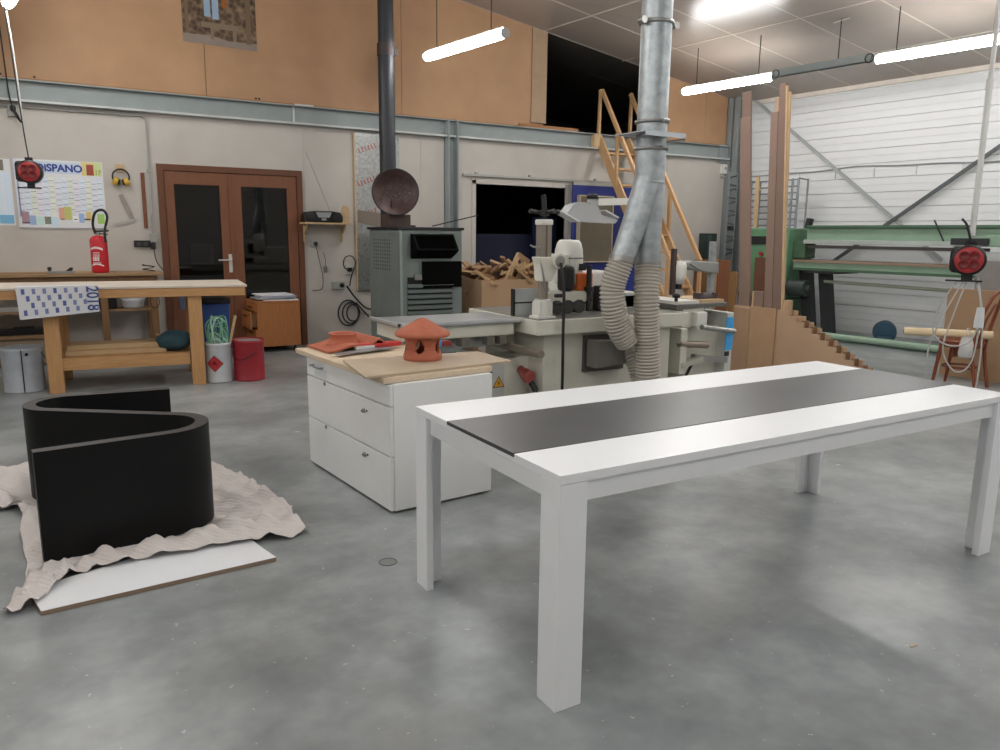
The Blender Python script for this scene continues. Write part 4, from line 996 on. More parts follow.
# three clear pieces in front: a small open frame and two sticks
o = thing('pallet_piece', 'open wooden pallet piece standing on the heap of offcuts', 'pallet piece', (4.98, 8.12, .95), .15)
for a, b in (((-.16, 0, -.1), (.06, 0, .26)), ((.0, 0, -.14), (.2, 0, .2))): MB().bar(a, b, .03, .06, (1, 0, -.6)).obj('side_bar', WM[2], o)
for a, b in (((.05, 0, .25), (.22, 0, .15)), ((-.12, 0, -.02), (.08, 0, -.1))): MB().bar(a, b, .03, .06, (1, 0, 1)).obj('cross_bar', WM[0], o)
o = tag(MB().bar((-.08, 0, -.12), (.1, 0, .16), .03, .05).bar((-.02, 0, -.06), (0, 0, -.03), .034, .054).obj('wood_stick', WM[2], None, loc=(5.3, 8.1, .93)), 'pale stick leaning at the right end of the cardboard box', 'stick')

# ================================================================ SPINDLE MOULDER AND SLIDING TABLE
ZT = .86
Mc = thing('spindle_moulder', 'cream cast iron spindle moulder with sliding table', 'machine', (2.85, 4.35, 0))
MB().box(.13, 1.33, .1, .95, .04, .755).obj('body', CREAM, Mc, bevel=.01)
MB().box(.05, 1.36, .05, 1.0, 0, .04).obj('base', mat('machine_base', '#6e6d66', .6), Mc)
MB().box(0, 1.42, 0, 1.0, .755, .86).obj('cast_table', CREAM, Mc, bevel=.006)
MB().box(0.02, 1.4, .02, .98, .86, .864).obj('table_face', mat('iron_face', '#8d8c86', .35, .6), Mc)
# sliding carriage
MB().box(-.93, -.06, .2, .62, .745, .835).obj('carriage_beam', CREAM, Mc, bevel=.008)
MB().box(-.95, -.02, .17, .68, .835, .86).obj('carriage_table', mat('alu_table', '#b9bcbe', .3, .7), Mc, bevel=.006)
MB().box(-.96, -.02, .165, .185, .85, .868).obj('edge_rail', mat('alu_bright', '#d4d6d8', .3, .6), Mc)
MB().box(-.962, -.94, .165, .685, .85, .868).obj('edge_rail', MATS['alu_bright'], Mc)
MB().box(-.68, -.06, .3, .5, .66, .745).obj('carriage_rail', STEEL, Mc)
MB().cyl((-.07, -.17, .655), (-.07, .62, .655), .027, n=18).obj('guide_rod', mat('rod_brown_steel', '#8f8477', .35, .6), Mc)
MB().box(-.12, .13, .5, .62, .58, .74).obj('rod_bracket', CREAM, Mc, bevel=.005)
for x in (-.5, -.3, -.2): MB().box(x, x+.06, .16, .24, .69, .745).obj('roller_block', mat('block_metal', '#6f6b62', .5, .4), Mc)
# switch box, plug, warning sign
MB().box(-.08, .13, .3, .62, .1, .56).obj('switch_box', CREAM, Mc, bevel=.006)
MB().box(-.19, -.075, .3, .62, .12, .53).obj('terminal_box', mat('terminal_grey', '#b9bab5', .5), Mc, bevel=.006)
MB().box(-.192, -.18, .295, .305, .42, .5).obj('hinge', DARK, Mc)
def sign(x, y, z, s):
    MB().prism([(x-s, z-s*.6), (x+s, z-s*.6), (x, z+s*1.1)], y, 'y', .001).obj('warning_border', MATS['ink_black'], Mc)
    MB().prism([(x-s*.82, z-s*.5), (x+s*.82, z-s*.5), (x, z+s*.9)], y-.0006, 'y', .001).obj('warning_sign', mat('warning_yellow', '#d29a2a', .5), Mc)
    MB().prism([(x+s*.1, z+s*.5), (x-s*.2, z+s*.0), (x, z+s*.02), (x-s*.08, z-s*.4), (x+s*.22, z+s*.15), (x+s*.02, z+s*.12)], y-.0012, 'y', .001).obj('lightning_symbol', MATS['ink_black'], Mc)
sign(-.125, .298, .38, .05)
MB().cyl((.06, .3, .47), (.06, .24, .45), .03, n=14).cyl((.06, .24, .45), (.06, .17, .43), .042, .05, n=18).cyl((.06, .17, .43), (.06, .16, .427), .05, .04, n=18).obj('red_plug', mat('plug_red', '#a8524a', .5), Mc)
MB().cyl((.07, .2, .42), (.1, .15, .33), .022, n=12).obj('plug_grip', BLACKP, Mc)
MB().tube(bez([(.1, .15, .34), (.13, .12, .25), (.12, .1, .1), (.1, .08, .02)], 6), .009, 6).obj('lead', CORDB, Mc)
# suction mouth on the front
MB().box(.47, .84, .07, .1, .45, .72).obj('suction_box', mat('suction_dark', '#55534f', .55, .3), Mc)
# fence and cutter hood
MB().box(.0, .3, .3, .32, .865, 1.06).obj('fence_plate', mat('fence_alu', '#b3b7b8', .4, .25), Mc)
MB().box(-.012, 0, .29, .33, .865, 1.06).obj('fence_end', BLACKP, Mc)
MB().box(.0, .3, .294, .3, .955, .965).obj('fence_groove', DARK, Mc)
WHM = mat('machine_white', '#d3d2cb', .4, var=.03)
MB().box(.42, 1.3, .42, .85, .866, .98).obj('hood_base', WHM, Mc, bevel=.012)
MB().box(.62, .98, .4, .8, .98, 1.17).obj('cutter_hood', WHM, Mc, bevel=.02)
for x, z in ((.7, 1.05), (.74, 1.08), (.7, .93), (.76, .95)): MB().cyl((x, .395, z), (x, .402, z), .012, n=10).obj('bolt', BLACKP, Mc)
MB().box(.78, .9, .33, .4, .87, 1.06).obj('black_guard', BLACKP, Mc, bevel=.008)
MB().box(1.0, 1.4, .42, .46, .866, .99).obj('fence_plate', MATS['fence_alu'], Mc)
MB().box(.99, 1.4, .6, .9, .93, .98).obj('fence_support', WHM, Mc, bevel=.008)
# power feeder column
Pf = thing('power_feeder', 'power feeder with upright column and white motor on machine', 'power feeder', (2.96, 4.45, .8645))
MB().box(-.075, .075, -.06, .06, 0, .02).cyl((0, 0, .02), (0, 0, .135), .06, n=18).box(-.055, .055, -.05, .05, .02, .12).obj('foot', WHM, Pf, bevel=.005)
MB().cyl((0, 0, .13), (0, 0, .27), .036, n=18).obj('column', mat('column_steel', '#8f887e', .35, .5), Pf)
MB().prism([(-.07, .43), (.08, .43), (.08, .33), (.04, .26), (-.04, .26), (-.05, .38)], -.055, 'y', .11).obj('clamp_head', CREAM, Pf, bevel=.01)
MB().cyl((.08, -.09, .4), (.08, .05, .4), .052, n=20).obj('swivel', CREAM, Pf)
MB().cyl((.08, -.095, .4), (.08, -.088, .4), .038, n=20).obj('swivel_disc', STEEL, Pf)
MB().box(-.042, .042, -.035, .035, .43, .645).obj('upper_column', MATS['column_steel'], Pf)
MB().box(-.006, .006, -.038, -.034, .43, .645).obj('scale_strip', mat('scale_brown', '#6b5548', .5), Pf)
MB().box(-.05, .05, -.045, .045, .645, .685).obj('column_cap', WHM, Pf, bevel=.01)
MB().cyl((0, 0, .685), (0, 0, .73), .012, n=10).cyl((0, 0, .75), (-.012, 0, .85), .018, n=12).obj('screw', DARK, Pf)
whl = MB().cyl((-.11, 0, .735), (.11, 0, .735), .01, n=10).cyl((0, -.1, .735), (0, .1, .735), .01, n=10).cyl((0, 0, .71), (0, 0, .75), .035, n=16)
for a in range(4):
    t = a*PI/2; whl.cyl((.1*math.cos(t), .1*math.sin(t), .735), (.12*math.cos(t), .12*math.sin(t), .74), .016, n=10)
whl.obj('hand_wheel', DARK, Pf)
MB().tube([(-.04, -.03, .49), (-.12, -.05, .5), (-.14, -.05, .51)], .007, 8).obj('lock_lever', STEEL, Pf)
MB().tube([(-.05, -.04, .41), (-.03, -.06, .27), (-.02, -.06, .22)], .008, 8).obj('lock_lever', STEEL, Pf)
mt = MB().lathe([(0, 0), (.105, 0), (.11, .02), (.11, .2), (.105, .26), (.09, .31), (.07, .33), (0, .333)], 24, c=(.43, .3, .215)).obj('motor', WHM, Pf)
MB().lathe([(.111, .19), (.1125, .195), (.111, .2)], 24, c=(.43, .3, .215)).obj('motor_band', mat('band_dark', '#6c6a64', .6), mt)
MB().box(.45, .51, .183, .2, .32, .37).box(.46, .5, .18, .184, .33, .345).obj('rating_plate', DARK, mt)
MB().box(.34, .4, .24, .32, .36, .46).obj('motor_bracket', WHM, Pf, bevel=.02)
MB().bar((.08, .05, .4), (.36, .25, .4), .07, .07).obj('arm', CREAM, Pf)
MB().box(.42, .56, .16, .26, .17, .3).obj('orange_cover', mat('orange_plastic', '#c9622c', .45), Pf, bevel=.01)
MB().cyl((.5, .13, .02), (.5, .13, .36), .02, n=12).cyl((.5, .13, .16), (.5, .13, .2), .036, n=14).obj('guide_post', DARK, Pf)
MB().box(.26, .36, .1, .22, .17, .36).obj('gear_case', BLACKP, Pf, bevel=.03)
for k, x in enumerate((.2, .3, .4)):
    MB().cyl((x, .1, .06), (x, .2, .06), .05, n=18).obj('roller', mat('rubber', '#3b3a38', .7), Pf)
MB().box(.12, .48, .12, .3, .09, .17).obj('roller_case', CREAM, Pf, bevel=.01)
MB().tube(bez([(.08, -.1, .39), (.09, -.13, .2), (.085, -.14, -.1), (.09, -.14, -.4), (.1, -.12, -.82)], 8), .011, 8).obj('lead', CORDB, Pf)
for z in (.16, .1): MB().cyl((.07, -.05, z), (.13, -.06, z), .014, n=10).obj('clamp_knob', BLACKP, Pf)

# overhead saw guard with clear hood
Gd = thing('saw_guard', 'clear plastic saw guard on white arm before blue door', 'saw guard', (4.15, 5.4, 0))
GLC = mat('clear_hood', '#c3c5c6', .35, var=0); GLC.node_tree.nodes['Principled BSDF'].inputs['Alpha'].default_value = .55
MB().cyl((.62, .1, .03), (.62, .1, 1.8), .045, n=18).obj('post', CREAM, Gd)
MB().box(.55, .72, .03, .17, 0, .03).obj('post_base', CREAM, Gd)
MB().bar((-.02, 0, 1.73), (.62, .05, 1.76), .06, .06).obj('arm', WHM, Gd)
MB().box(-.1, -.02, -.03, .03, 1.64, 1.75).obj('hood_mount', mat('mount_grey', '#a7aaa8', .4), Gd, bevel=.005)
MB().lathe([(0, 1.76), (.05, 1.76), (.055, 1.785), (.03, 1.8), (0, 1.8)], 16, c=(-.06, 0, 0)).obj('knob', BLACKP, Gd)
hd = [(-.37, 1.62), (-.3, 1.7), (-.2, 1.725), (-.05, 1.7), (.0, 1.62), (.18, 1.58), (.15, 1.55), (-.25, 1.56)]
for y in (-.06, .06): MB().prism(hd, y, 'y', .006).obj('hood_side', GLC, Gd)
MB().prism(hd[:4] + [(-.05, 1.694), (-.2, 1.719), (-.3, 1.694), (-.365, 1.615)], -.06, 'y', .12).obj('hood_top', GLC, Gd)
MB().bar((-.42, 0, 1.64), (-.24, 0, 1.56), .13, .012).obj('front_flap', mat('flap_pale', '#c9cacb', .4), Gd)
MB().bar((.05, 0, 1.66), (.2, 0, 1.6), .1, .012).obj('rear_flap', MATS['flap_pale'], Gd)
o = thing('grey_board', 'grey brown board in pale frame hung on the blue door', 'board', (7.02, 9.6, 1.03))
MB().box(.02, .64, -.012, 0, .02, 1.0).obj('board', mat('board_greybrown', '#6e6656', .6, var=.08, scale=6), o)
MB().box(0, .02, -.016, .06, 0, 1.02).box(.64, .66, -.016, .06, 0, 1.02).box(.02, .64, -.015, .06, 1.0, 1.02).box(.02, .64, -.015, .06, 0, .02).obj('frame', mat('frame_pale', '#b9aa92', .6), o)

# ================================================================ PLANER-THICKNESSER TO THE RIGHT
Pl = thing('planer', 'cream planer with grey table right of spindle moulder', 'machine', (4.5, 4.55, 0))
MB().prism([(0.0, .18), (.38, .12), (.38, .7), (0, .7)], .05, 'y', .6).obj('body', CREAM, Pl, bevel=.008)
MB().box(-.05, .36, 0.02, .66, 0, .12).obj('base', mat('planer_base', '#b9b8ae', .5), Pl, bevel=.01)
MB().box(.36, .44, -.05, .62, .05, .82).obj('end_column', mat('planer_end', '#c3c5c0', .45), Pl, bevel=.01)
MB().box(.352, .435, -.056, -.05, .5, .78).obj('blue_plate', mat('bright_blue', '#3fa0e0', .45), Pl)
MB().box(.352, .4, -.058, -.05, .45, .49).obj('dark_strip', DARK, Pl)
MB().box(-.12, .12, -.02, .5, .71, .87).obj('bracket', CREAM, Pl, bevel=.006)
MB().box(-.02, .1, -.08, .1, .72, .84).obj('bracket_head', WHM, Pl, bevel=.01)
MB().box(-.21, .36, -.04, .5, .87, .905).obj('table', mat('iron_dark', '#6e6d69', .4, .5), Pl, bevel=.005)
MB().box(-.21, .05, -.03, .5, .906, .93).obj('table_sheet', WHM, Pl)
MB().box(.1, .36, .0, .4, .906, .93).obj('wood_pad', PALEW, Pl)
MB().cyl((-.22, -.1, .6), (.09, -.1, .57), .03, n=16).obj('shaft', MATS['rod_brown_steel'], Pl)
MB().cyl((.02, -.1, .72), (.4, -.1, .665), .022, n=14).obj('shaft', STEEL, Pl)
MB().box(-.22, -.15, -.12, .04, .35, .72).obj('bearing', CREAM, Pl, bevel=.006)
MB().bar((-.02, -.06, .47), (.36, -.06, .42), .05, .05).obj('lower_bar', STEEL, Pl)
MB().bar((-.2, -.1, .42), (.03, -.1, .46), .06, .04).obj('foot_bar', mat('bar_cream', '#b3b1a4', .5), Pl)
MB().bar((-.25, -.15, .22), (-.05, -.1, .45), .02, .015).obj('lever', DARK, Pl)
MB().cyl((.18, .1, .94), (.3, .1, .94), .04, n=16).box(.14, .18, .06, .14, .925, .98).box(.3, .34, .06, .14, .925, .98).obj('clamp', mat('clamp_dark', '#3d3436', .5), Pl)
MB().cyl((-.2, -.02, .93), (-.2, -.02, .96), .014, n=10).lathe([(0, 0), (.03, 0), (.034, .02), (.02, .035), (0, .036)], 14, c=(-.2, -.02, .96)).obj('knob', BLACKP, Pl)
# support arm behind (drilling head)
Dr = thing('drill_arm', 'grey support arm with rounded head behind the planer', 'machine arm', (5.55, 5.38, 0))
MB().box(-.025, .025, -.025, .025, .02, 1.4).obj('post', GALV, Dr)
MB().box(-.12, .12, -.12, .12, 0, .02).obj('foot', DARK, Dr)
MB().prism([(-.38, 1.16), (-.3, 1.13), (.05, 1.09), (.05, 1.2), (-.3, 1.22), (-.38, 1.2)], -.05, 'y', .1).obj('arm', mat('arm_grey', '#9a9c98', .45, .3), Dr, bevel=.01)
MB().lathe([(0, 1.0), (.045, 1.0), (.065, 1.06), (.068, 1.17), (.05, 1.21), (0, 1.22)], 18, c=(-.42, 0, 0)).obj('head', WHM, Dr)
MB().cyl((-.42, 0, .95), (-.42, 0, 1.0), .03, n=14).obj('chuck', DARK, Dr)
MB().box(-.52, -.48, -.02, .02, .9, 1.33).obj('dark_bar', mat('bar_rust', '#4c3e3c', .5, .3), Dr)
MB().tube([(-.34, -.06, 1.19), (-.2, -.08, 1.12)], .008, 8).obj('lever', STEEL, Dr)

# ================================================================ DUST EXTRACTION PIPE
gx, gy = 3.605, 4.12
Du_ = thing('extraction_pipe', 'galvanised dust extraction pipe with branch and two flexible hoses', 'duct', (gx, gy, 0))
zt = ceil_z(gx, gy)
a1 = at(621, 259, Y=gy); a2 = at(646.5, 264, Y=gy)
top_r = .1025
MB().cyl((0, 0, 1.81), (0, 0, zt), top_r, n=32).obj('main_pipe', GALV, Du_)
for z in (2.835, 2.205, 2.03):
    MB().lathe([(top_r, z-.012), (top_r+.014, z-.01), (top_r+.016, z), (top_r+.014, z+.01), (top_r, z+.012)], 32).obj('pipe_clamp', STEEL, Du_)
for s in (-1, 1): MB().cyl((s*(top_r+.01), -.02, 2.835), (s*(top_r+.055), -.02, 2.835), .014, n=10).cyl((s*(top_r+.04), -.045, 2.835), (s*(top_r+.04), .005, 2.835), .024, n=12).obj('clamp_bolt', STEEL, Du_)
for z in (2.205, 2.03): MB().cyl((-.02, -top_r-.03, z), (.03, -top_r-.03, z), .012, n=8).obj('clamp_bolt', STEEL, Du_)
MB().lathe([(top_r+.001, 1.8), (top_r+.006, 1.805), (top_r+.001, 1.815)], 32).obj('seam', GALV, Du_)
# flat bracket plate round the pipe
pts = [(-.24, -.05), (-.1, -.16), (.12, -.17), (.2, -.05), (.16, .13), (-.16, .13)]
MB().prism([(-.22, -.17), (.13, -.19), (.13, .13), (-.22, .13)], 2.115, 'z', .006).obj('bracket_plate', mat('plate_galv', '#a3a9ad', .35, .7), Du_)
MB().prism([(.13, -.19), (.19, -.12), (.19, .13), (.13, .13)], 2.085, 'z', .006).box(-.22, .13, -.196, -.19, 2.09, 2.121).obj('bracket_lip', MATS['plate_galv'], Du_)
# trouser branch
la = Vector((a1.x-gx, -.01, a1.z)); lb_ = Vector((a2.x-gx, -.01, a2.z))
MB().tube([(0.0, 0, 1.85), (-.02, 0, 1.79), la*.5+Vector((-.01, 0, 1.79))*.5, la], lambda k: (.098, .096, .088, .08)[k], 28).obj('branch', GALV, Du_)
MB().tube([(.0, 0, 1.85), (.012, 0, 1.79), lb_*.5+Vector((.012, 0, 1.79))*.5, lb_], lambda k: (.099, .096, .088, .082)[k], 28).obj('branch', GALV, Du_)
for p, d in ((la, Vector((-.2, 0, -1))), (lb_, Vector((0, 0, -1)))):
    d.normalize(); MB().cyl(p-d*.02, p+d*.02, .09, n=28).obj('hose_clip', STEEL, Du_)
def hose(path, r, name, parent):
    pts = bez([Vector(p) for p in path], 40)
    # equal steps
    L_ = [0]
    for a, b in zip(pts[:-1], pts[1:]): L_.append(L_[-1]+(b-a).length)
    n = int(L_[-1]/.006); out = []; j = 0
    for k in range(n+1):
        s = L_[-1]*k/n
        while j < len(L_)-2 and L_[j+1] < s: j += 1
        out.append(pts[j].lerp(pts[j+1], (s-L_[j])/max(1e-6, L_[j+1]-L_[j])))
    return MB().tube(out, lambda k: r + (.007, .003, -.008, .003)[k % 4], 24).obj(name, HOSEM, parent)
HOSEM = mat('hose_grey', '#a8a297', .5, var=.06)
h1 = [la]
for x, y in ((615, 285), (615, 305), (621, 328), (630, 343)):
    q = at(x, y, Y=gy-.0); h1.append(Vector((q.x-gx, .02, q.z)))
hose(h1, .084, 'flexible_hose', Du_)
h2 = [lb_]
for x, y in ((646.5, 300), (647, 335), (648, 375), (649, 420)):
    q = at(x, y, Y=gy-.05); h2.append(Vector((q.x-gx, -.05, q.z)))
hose(h2, .086, 'flexible_hose', Du_)
q0, q1 = at(618, 349, Y=4.38), at(642, 376, Y=4.2)
hose([Vector((q0.x-gx, 4.40-gy, q0.z+.03)), Vector((q0.x-gx+.05, 4.3-gy, q0.z)), Vector((q1.x-gx, 4.22-gy, q1.z)), Vector((q1.x-gx+.06, 4.2-gy, q1.z-.2))], .07, 'flexible_hose', Du_)
MB().prism([(-.28, .5), (.06, .52), (.06, .68), (-.28, .7)], .16, 'y', .12).obj('suction_hood', mat('hood_grey', '#7b7872', .5, .4), Du_)

# ================================================================ WOODEN STAIR TO THE MEZZANINE
Sr = thing('wooden_stair', 'steep wooden stair with handrails up to dark mezzanine opening', 'stair', (7.72, 7.74, 0))
y_at = lambda z: z/1.477
STW = wood('stair_pine', '#c9a57c', '#b98f62', 2)
for sx in (-.28, .28):
    a, b = (sx, 0, 0), (sx, y_at(2.92), 2.92)
    MB().bar((sx, .02, .03), b, .035, .15, (0, -.8, .6)).obj('stringer', STW, Sr, bevel=.003)
    off = .74
    MB().bar((sx, y_at(.36), .36+off), (sx, y_at(2.86), 2.86+off+.02), .045, .06, (0, -.8, .6)).obj('handrail', STW, Sr, bevel=.006)
    for z in (.4, 1.42, 2.2):
        MB().bar((sx*1.09, y_at(z), z-.03), (sx*1.09, y_at(z), z+off), .03, .06, (0, 1, 0)).obj('baluster', STW, Sr)
    MB().bar((sx*1.09, y_at(2.86)+.02, 2.8), (sx*1.09, y_at(2.86)+.0, 2.86+off+.03), .035, .06, (0, 1, 0)).obj('top_post', STW, Sr, bevel=.01)
for k in range(1, 12):
    z = .245*k; MB().box(-.265, .265, y_at(z)-.09, y_at(z)+.07, z-.028, z).obj('tread', STW, Sr, bevel=.003)
MB().box(-.42, -.3, 1.9, 1.985, 2.76, 2.97).obj('end_block', PALEW, Sr)
MB().bar((.2, 1.1, 1.32), (.4, 1.1, 1.32), .03, .02).obj('wall_tie', STEEL, Sr)

# dark case standing against the wall
o = thing('dark_case', 'tall dark green case leaning on wall right of stair', 'case', (9.68, 9.62, 0))
MB().box(0, .33, 0, .1, 0, 1.5).obj('body', mat('case_green', '#26332f', .5), o, bevel=.006)
MB().box(.1, .2, -.012, 0, .05, 1.47).obj('rib', mat('case_green_pale', '#3d4d48', .5), o)
o = thing('wall_switch', 'small white switch box under the beam by corner column', 'switch', (10.2, YW, 2.58))
MB().box(-.08, .03, -.06, 0, -.06, .1).obj('box', mat('switch_white', '#d5d5d0', .4), o, bevel=.005)
MB().cyl((-.1, -.03, -.12), (.02, -.03, -.1), .02, n=10).obj('gland', GREYP, o)
MB().lathe([(0, 0), (.022, 0), (.022, .012), (0, .014)], 14, c=(-.02, -.06, .03), M=Matrix(((1, 0, 0), (0, 0, -1), (0, 1, 0)))).obj('button', GREYP, o)

# ================================================================ MDF RACK WITH STEPPED DIVIDERS
XK = 6.0
pa, pb_, pc_ = at(734, 306.8, X=XK), at(788, 309, X=XK), at(862, 368, X=XK)
Rk = thing('panel_rack', 'brown MDF panel rack with stepped dividers by green sander', 'rack', (XK, pb_.y, 0))
top = (pa.z+pb_.z)/2; yb = pa.y-pb_.y; n = 9; dy_ = (pb_.y-pc_.y)/n; dz_ = (top-pc_.z)/n
def step_poly(o_=0):
    P_ = [(yb, 0), (yb, top), (-o_, top)]; k = 1
    while top-dz_*k > .03:
        P_ += [(-dy_*(k-1)-o_, top-dz_*k), (-dy_*k-o_, top-dz_*k)]; k += 1
    P_ += [(-dy_*(k-1)-o_, 0)]
    q_ = []
    for p_ in P_:
        if not q_ or p_ != q_[-1]: q_.append(p_)
    return q_
MDF2 = mat('mdf_inside', '#7d5f45', .75, var=.05)
for k, x in enumerate((0, .1)):
    MB().prism(step_poly(.03*k), x, 'x', .019).obj('divider', MDF, Rk)
MB().box(.019, .1, yb-.06, yb-.04, .019, top).obj('back_piece', MDF2, Rk)
MB().box(.019, .1, -.9, yb-.06, .0, .018).obj('bottom', MDF2, Rk)
for k in range(2, 11):
    z = top-dz_*k
    MB().box(.02, .099, -dy_*k+.012, -dy_*k+.03, max(.02, z-.06), z+.015).obj('cross_piece', MDF2, Rk)
# loose sheets against the rack front
XS = XK-.022
for k, (p0, p1, lb, m_) in enumerate(((734, 750, 'brown MDF sheet leaning at the left of panel rack', mat('mdf_sheet_a', '#9f8064', .7)), (750.4, 776, 'wider brown MDF sheet leaning at middle of panel rack', mat('mdf_sheet_b', '#a98868', .7)))):
    ya, yb2 = at(p1, 309, X=XS).y, at(p0, 309, X=XS).y; zt_ = at(p1, 309, X=XS).z
    o = thing('mdf_sheet', lb, 'sheet', (XS, ya, 0))
    MB().box(0, .018, 0, yb2-ya, 0, zt_).obj('sheet', m_, o)
    MB().box(-.0005, .0185, 0, yb2-ya, zt_, zt_+.002).obj('cut_edge', MDF, o)
# tall boards standing in the rack
TB = [mat('board_umber', '#836c5f', .6, var=.05, scale=3), mat('board_umber_b', '#796256', .6, var=.05, scale=3), wood('board_edge', '#c8ab85', '#b69670', 2)]
def yat(px, X, py=300): return at(px, py, X=X).y
def tall(label, X, b0, b1, t0, t1, ty, m, edge=0):
    """board seen between b0,b1 low down and t0,t1 at its top; leans a little to the left"""
    lo = [at(b0, 300, X=X), at(b1, 300, X=X)]; hi = [at(t0, ty, X=X), at(t1, ty, X=X)]
    o = thing('tall_board', label, 'board', (X, lo[1].y, 0), 0, 'tall boards standing in the panel rack')
    oy = lo[1].y; q = []
    for l_, h_ in zip(lo, hi):
        s_ = (h_.y-l_.y)/(h_.z-l_.z); q.append((l_.y-oy+s_*(.02-l_.z), h_.y-oy))
    zt_ = (hi[0].z+hi[1].z)/2
    MB().prism([(q[1][0], .02), (q[0][0], .02), (q[0][1], zt_), (q[1][1], zt_)], 0, 'x', .022).obj('board', m, o)
    if edge: MB().prism([(q[1][0]-edge, .02), (q[1][0], .02), (q[1][1], zt_-.03), (q[1][1]-edge, zt_-.03)], .0, 'x', .022).obj('pale_edge', TB[2], o)
    else: MB().prism([(q[1][1]+.001, zt_), (q[0][1]-.001, zt_), (q[0][1]-.001, zt_+.002), (q[1][1]+.001, zt_+.002)], .001, 'x', .02).obj('cut_end', TB[2], o)
tall('broad umber board standing leftmost in the panel rack', XK+.02, 739, 749, 740.5, 750, 118, TB[0])
tall('slightly taller umber board behind the leftmost rack board', XK+.044, 741, 749.5, 742.3, 750.5, 92, TB[1])
tall('umber board standing just left of tallest rack board', XK+.02, 764, 772, 771, 778, 112, TB[0])
tall('pale board behind the umber boards in rack middle', XK+.044, 768, 774, 775, 781, 98, mat('board_tan', '#a98f78', .6))
tall('tallest umber board with pale edge in panel rack', XK+.0205, 772.6, 781, 779.5, 786, 83, TB[1], .016)
tall('pale narrow board standing rightmost in the panel rack', XK+.044, 781, 783, 787, 790, 92, TB[2])
for k, (p0, p1, py, X) in enumerate(((752, 763, 291, XK+.022), (783.5, 789, 300, XK+.022))):
    ya, yb_ = yat(p1, X), yat(p0, X); zt_ = at(p0, py, X=X).z-.0185
    o = thing('short_board', ['short board end standing between tall rack boards', 'short pale block standing right of tall rack boards'][k], 'board', (X, ya, .0185))
    MB().box(0, .06, 0, yb_-ya, 0, zt_).obj('board', TB[0] if k == 0 else MDF, o)
    MB().box(-.002, .0, yb_-ya-.02, yb_-ya, 0, zt_).obj('pale_edge', TB[2], o)
# upright timber racks behind (reddish boards between planer and rack)
for k, (p0, p1, zt_, X, m) in enumerate(((700, 708, 1.1, 8.6, WM[1]), (708, 714, 1.12, 8.62, WM[2]), (692, 700, 1.08, 8.64, wood('red_board', '#9a6a4c', '#855739', 2)), (728, 735, .95, 8.5, WM[1]), (714, 727, 1.1, 8.66, MATS['red_board']), (752, 763, 1.16, 8.7, mat('brown_drum', '#6a4636', .6)))):
    ya, yb_ = yat(p1, X), yat(p0, X)
    o = tag(MB().box(0, .03, 0, yb_-ya, 0, zt_).box(.001, .029, .001, yb_-ya-.001, zt_, zt_+.003).obj('stored_plank', m, None, loc=(X, ya, 0), bevel=.002),
        ['brown plank stored upright behind the planer arm', 'light plank stored upright behind the planer arm', 'reddish narrow plank stored leftmost behind planer arm', 'brown plank stored upright beside the panel rack', 'broad reddish plank stored upright behind planer arm', 'dark brown plank stored between the tall rack boards'][k], 'plank')
o = tag(MB().bar((0, 0, 0), (.02, .05, 2.4), .07, .022, (1, 0, 0)).cyl((.02, .0, 2.2), (-.03, .0, 2.2), .03, n=12).obj('leaning_batten', PALEW, None, loc=(9.9, at(757, 200, X=9.9).y-.02, 0)), 'pale batten leaning on the wire rack behind tall boards', 'batten')

# wire storage rack on the right wall
XR = 10.12
yr, yl_ = at(799, 178, X=XR).y, at(752, 176, X=XR).y
Wr = thing('wire_rack', 'grey wire rack panel standing behind tall boards', 'rack', (XR, yr, 0), 0)
WRM = mat('wire_grey', '#7f878a', .45, .3); wl = yl_-yr; zt_ = at(799, 178, X=XR).z
for y in (.0, wl*.12, wl): MB().cyl((0, y, 0), (0, y, zt_), .018, n=8).obj('upright', WRM, Wr)
for k in range(13): MB().cyl((0, 0, zt_-.02-.1*k), (0, wl, zt_-.02-.1*k), .013, n=6).obj('cross_wire', WRM, Wr)
for y in (0, wl): MB().cyl((.22, y, 0), (.22, y, zt_), .014, n=8).obj('rear_upright', WRM, Wr); MB().cyl((0, y, zt_), (.22, y, zt_-.02), .012, n=6).obj('end_tie', WRM, Wr)
# cable ladder on the column
Cl = thing('cable_ladder', 'narrow perforated cable ladder standing by corner column', 'cable ladder', (9.85, 9.2, 0))
for x in (-.09, .09): MB().box(x-.01, x+.01, -.02, .02, 0, 2.5).obj('rail', WRM, Cl)
for k in range(22): MB().bar((-.09, 0, .2+.105*k), (.09, 0, .2+.105*k+(.04 if k % 2 else -.02)), .03, .022).obj('rung', mat('rung_dark', '#4e5354', .5, .3), Cl)
MB().box(-.04, .04, -.05, .02, 1.55, 1.62).obj('clamp', DARK, Cl)
# wall bracing and cable on the right wall
def wallpt(t, z, d=.05): p = C0 + UY*t - UX*d; return Vector((p.x, p.y, z))
BRM = mat('brace_grey', '#9a9fa0', .5, .2); BRD = mat('brace_dark', '#4d5254', .45, .3)
def brace(name, a, b, m, d, wd):
    o = tag(MB().bar(wallpt(a[0], a[1], d), wallpt(b[0], b[1], d), wd, .05, (-UX.y if False else 0, 0, 1)).obj(name, m), kind='structure'); return o
brace('trim_6', (-.29, 3.74), (-3.6, 1.15), BRM, .07, .012)
brace('trim_7', (-5.5, 3.62), (-1.9, 1.02), BRD, .1, .03)
pts = [wallpt(t, 2.50+.02*math.sin(t*2)+.01*math.sin(t*5), .025) for t in [-.2*k for k in range(0, 34)]]
o = thing('wall_cable', 'thin grey cable clipped along the white boarded wall', 'cable', (0, 0, 0))
MB().tube(pts, .009, 6).obj('cable', mat('cable_grey', '#8f9394', .5), o)
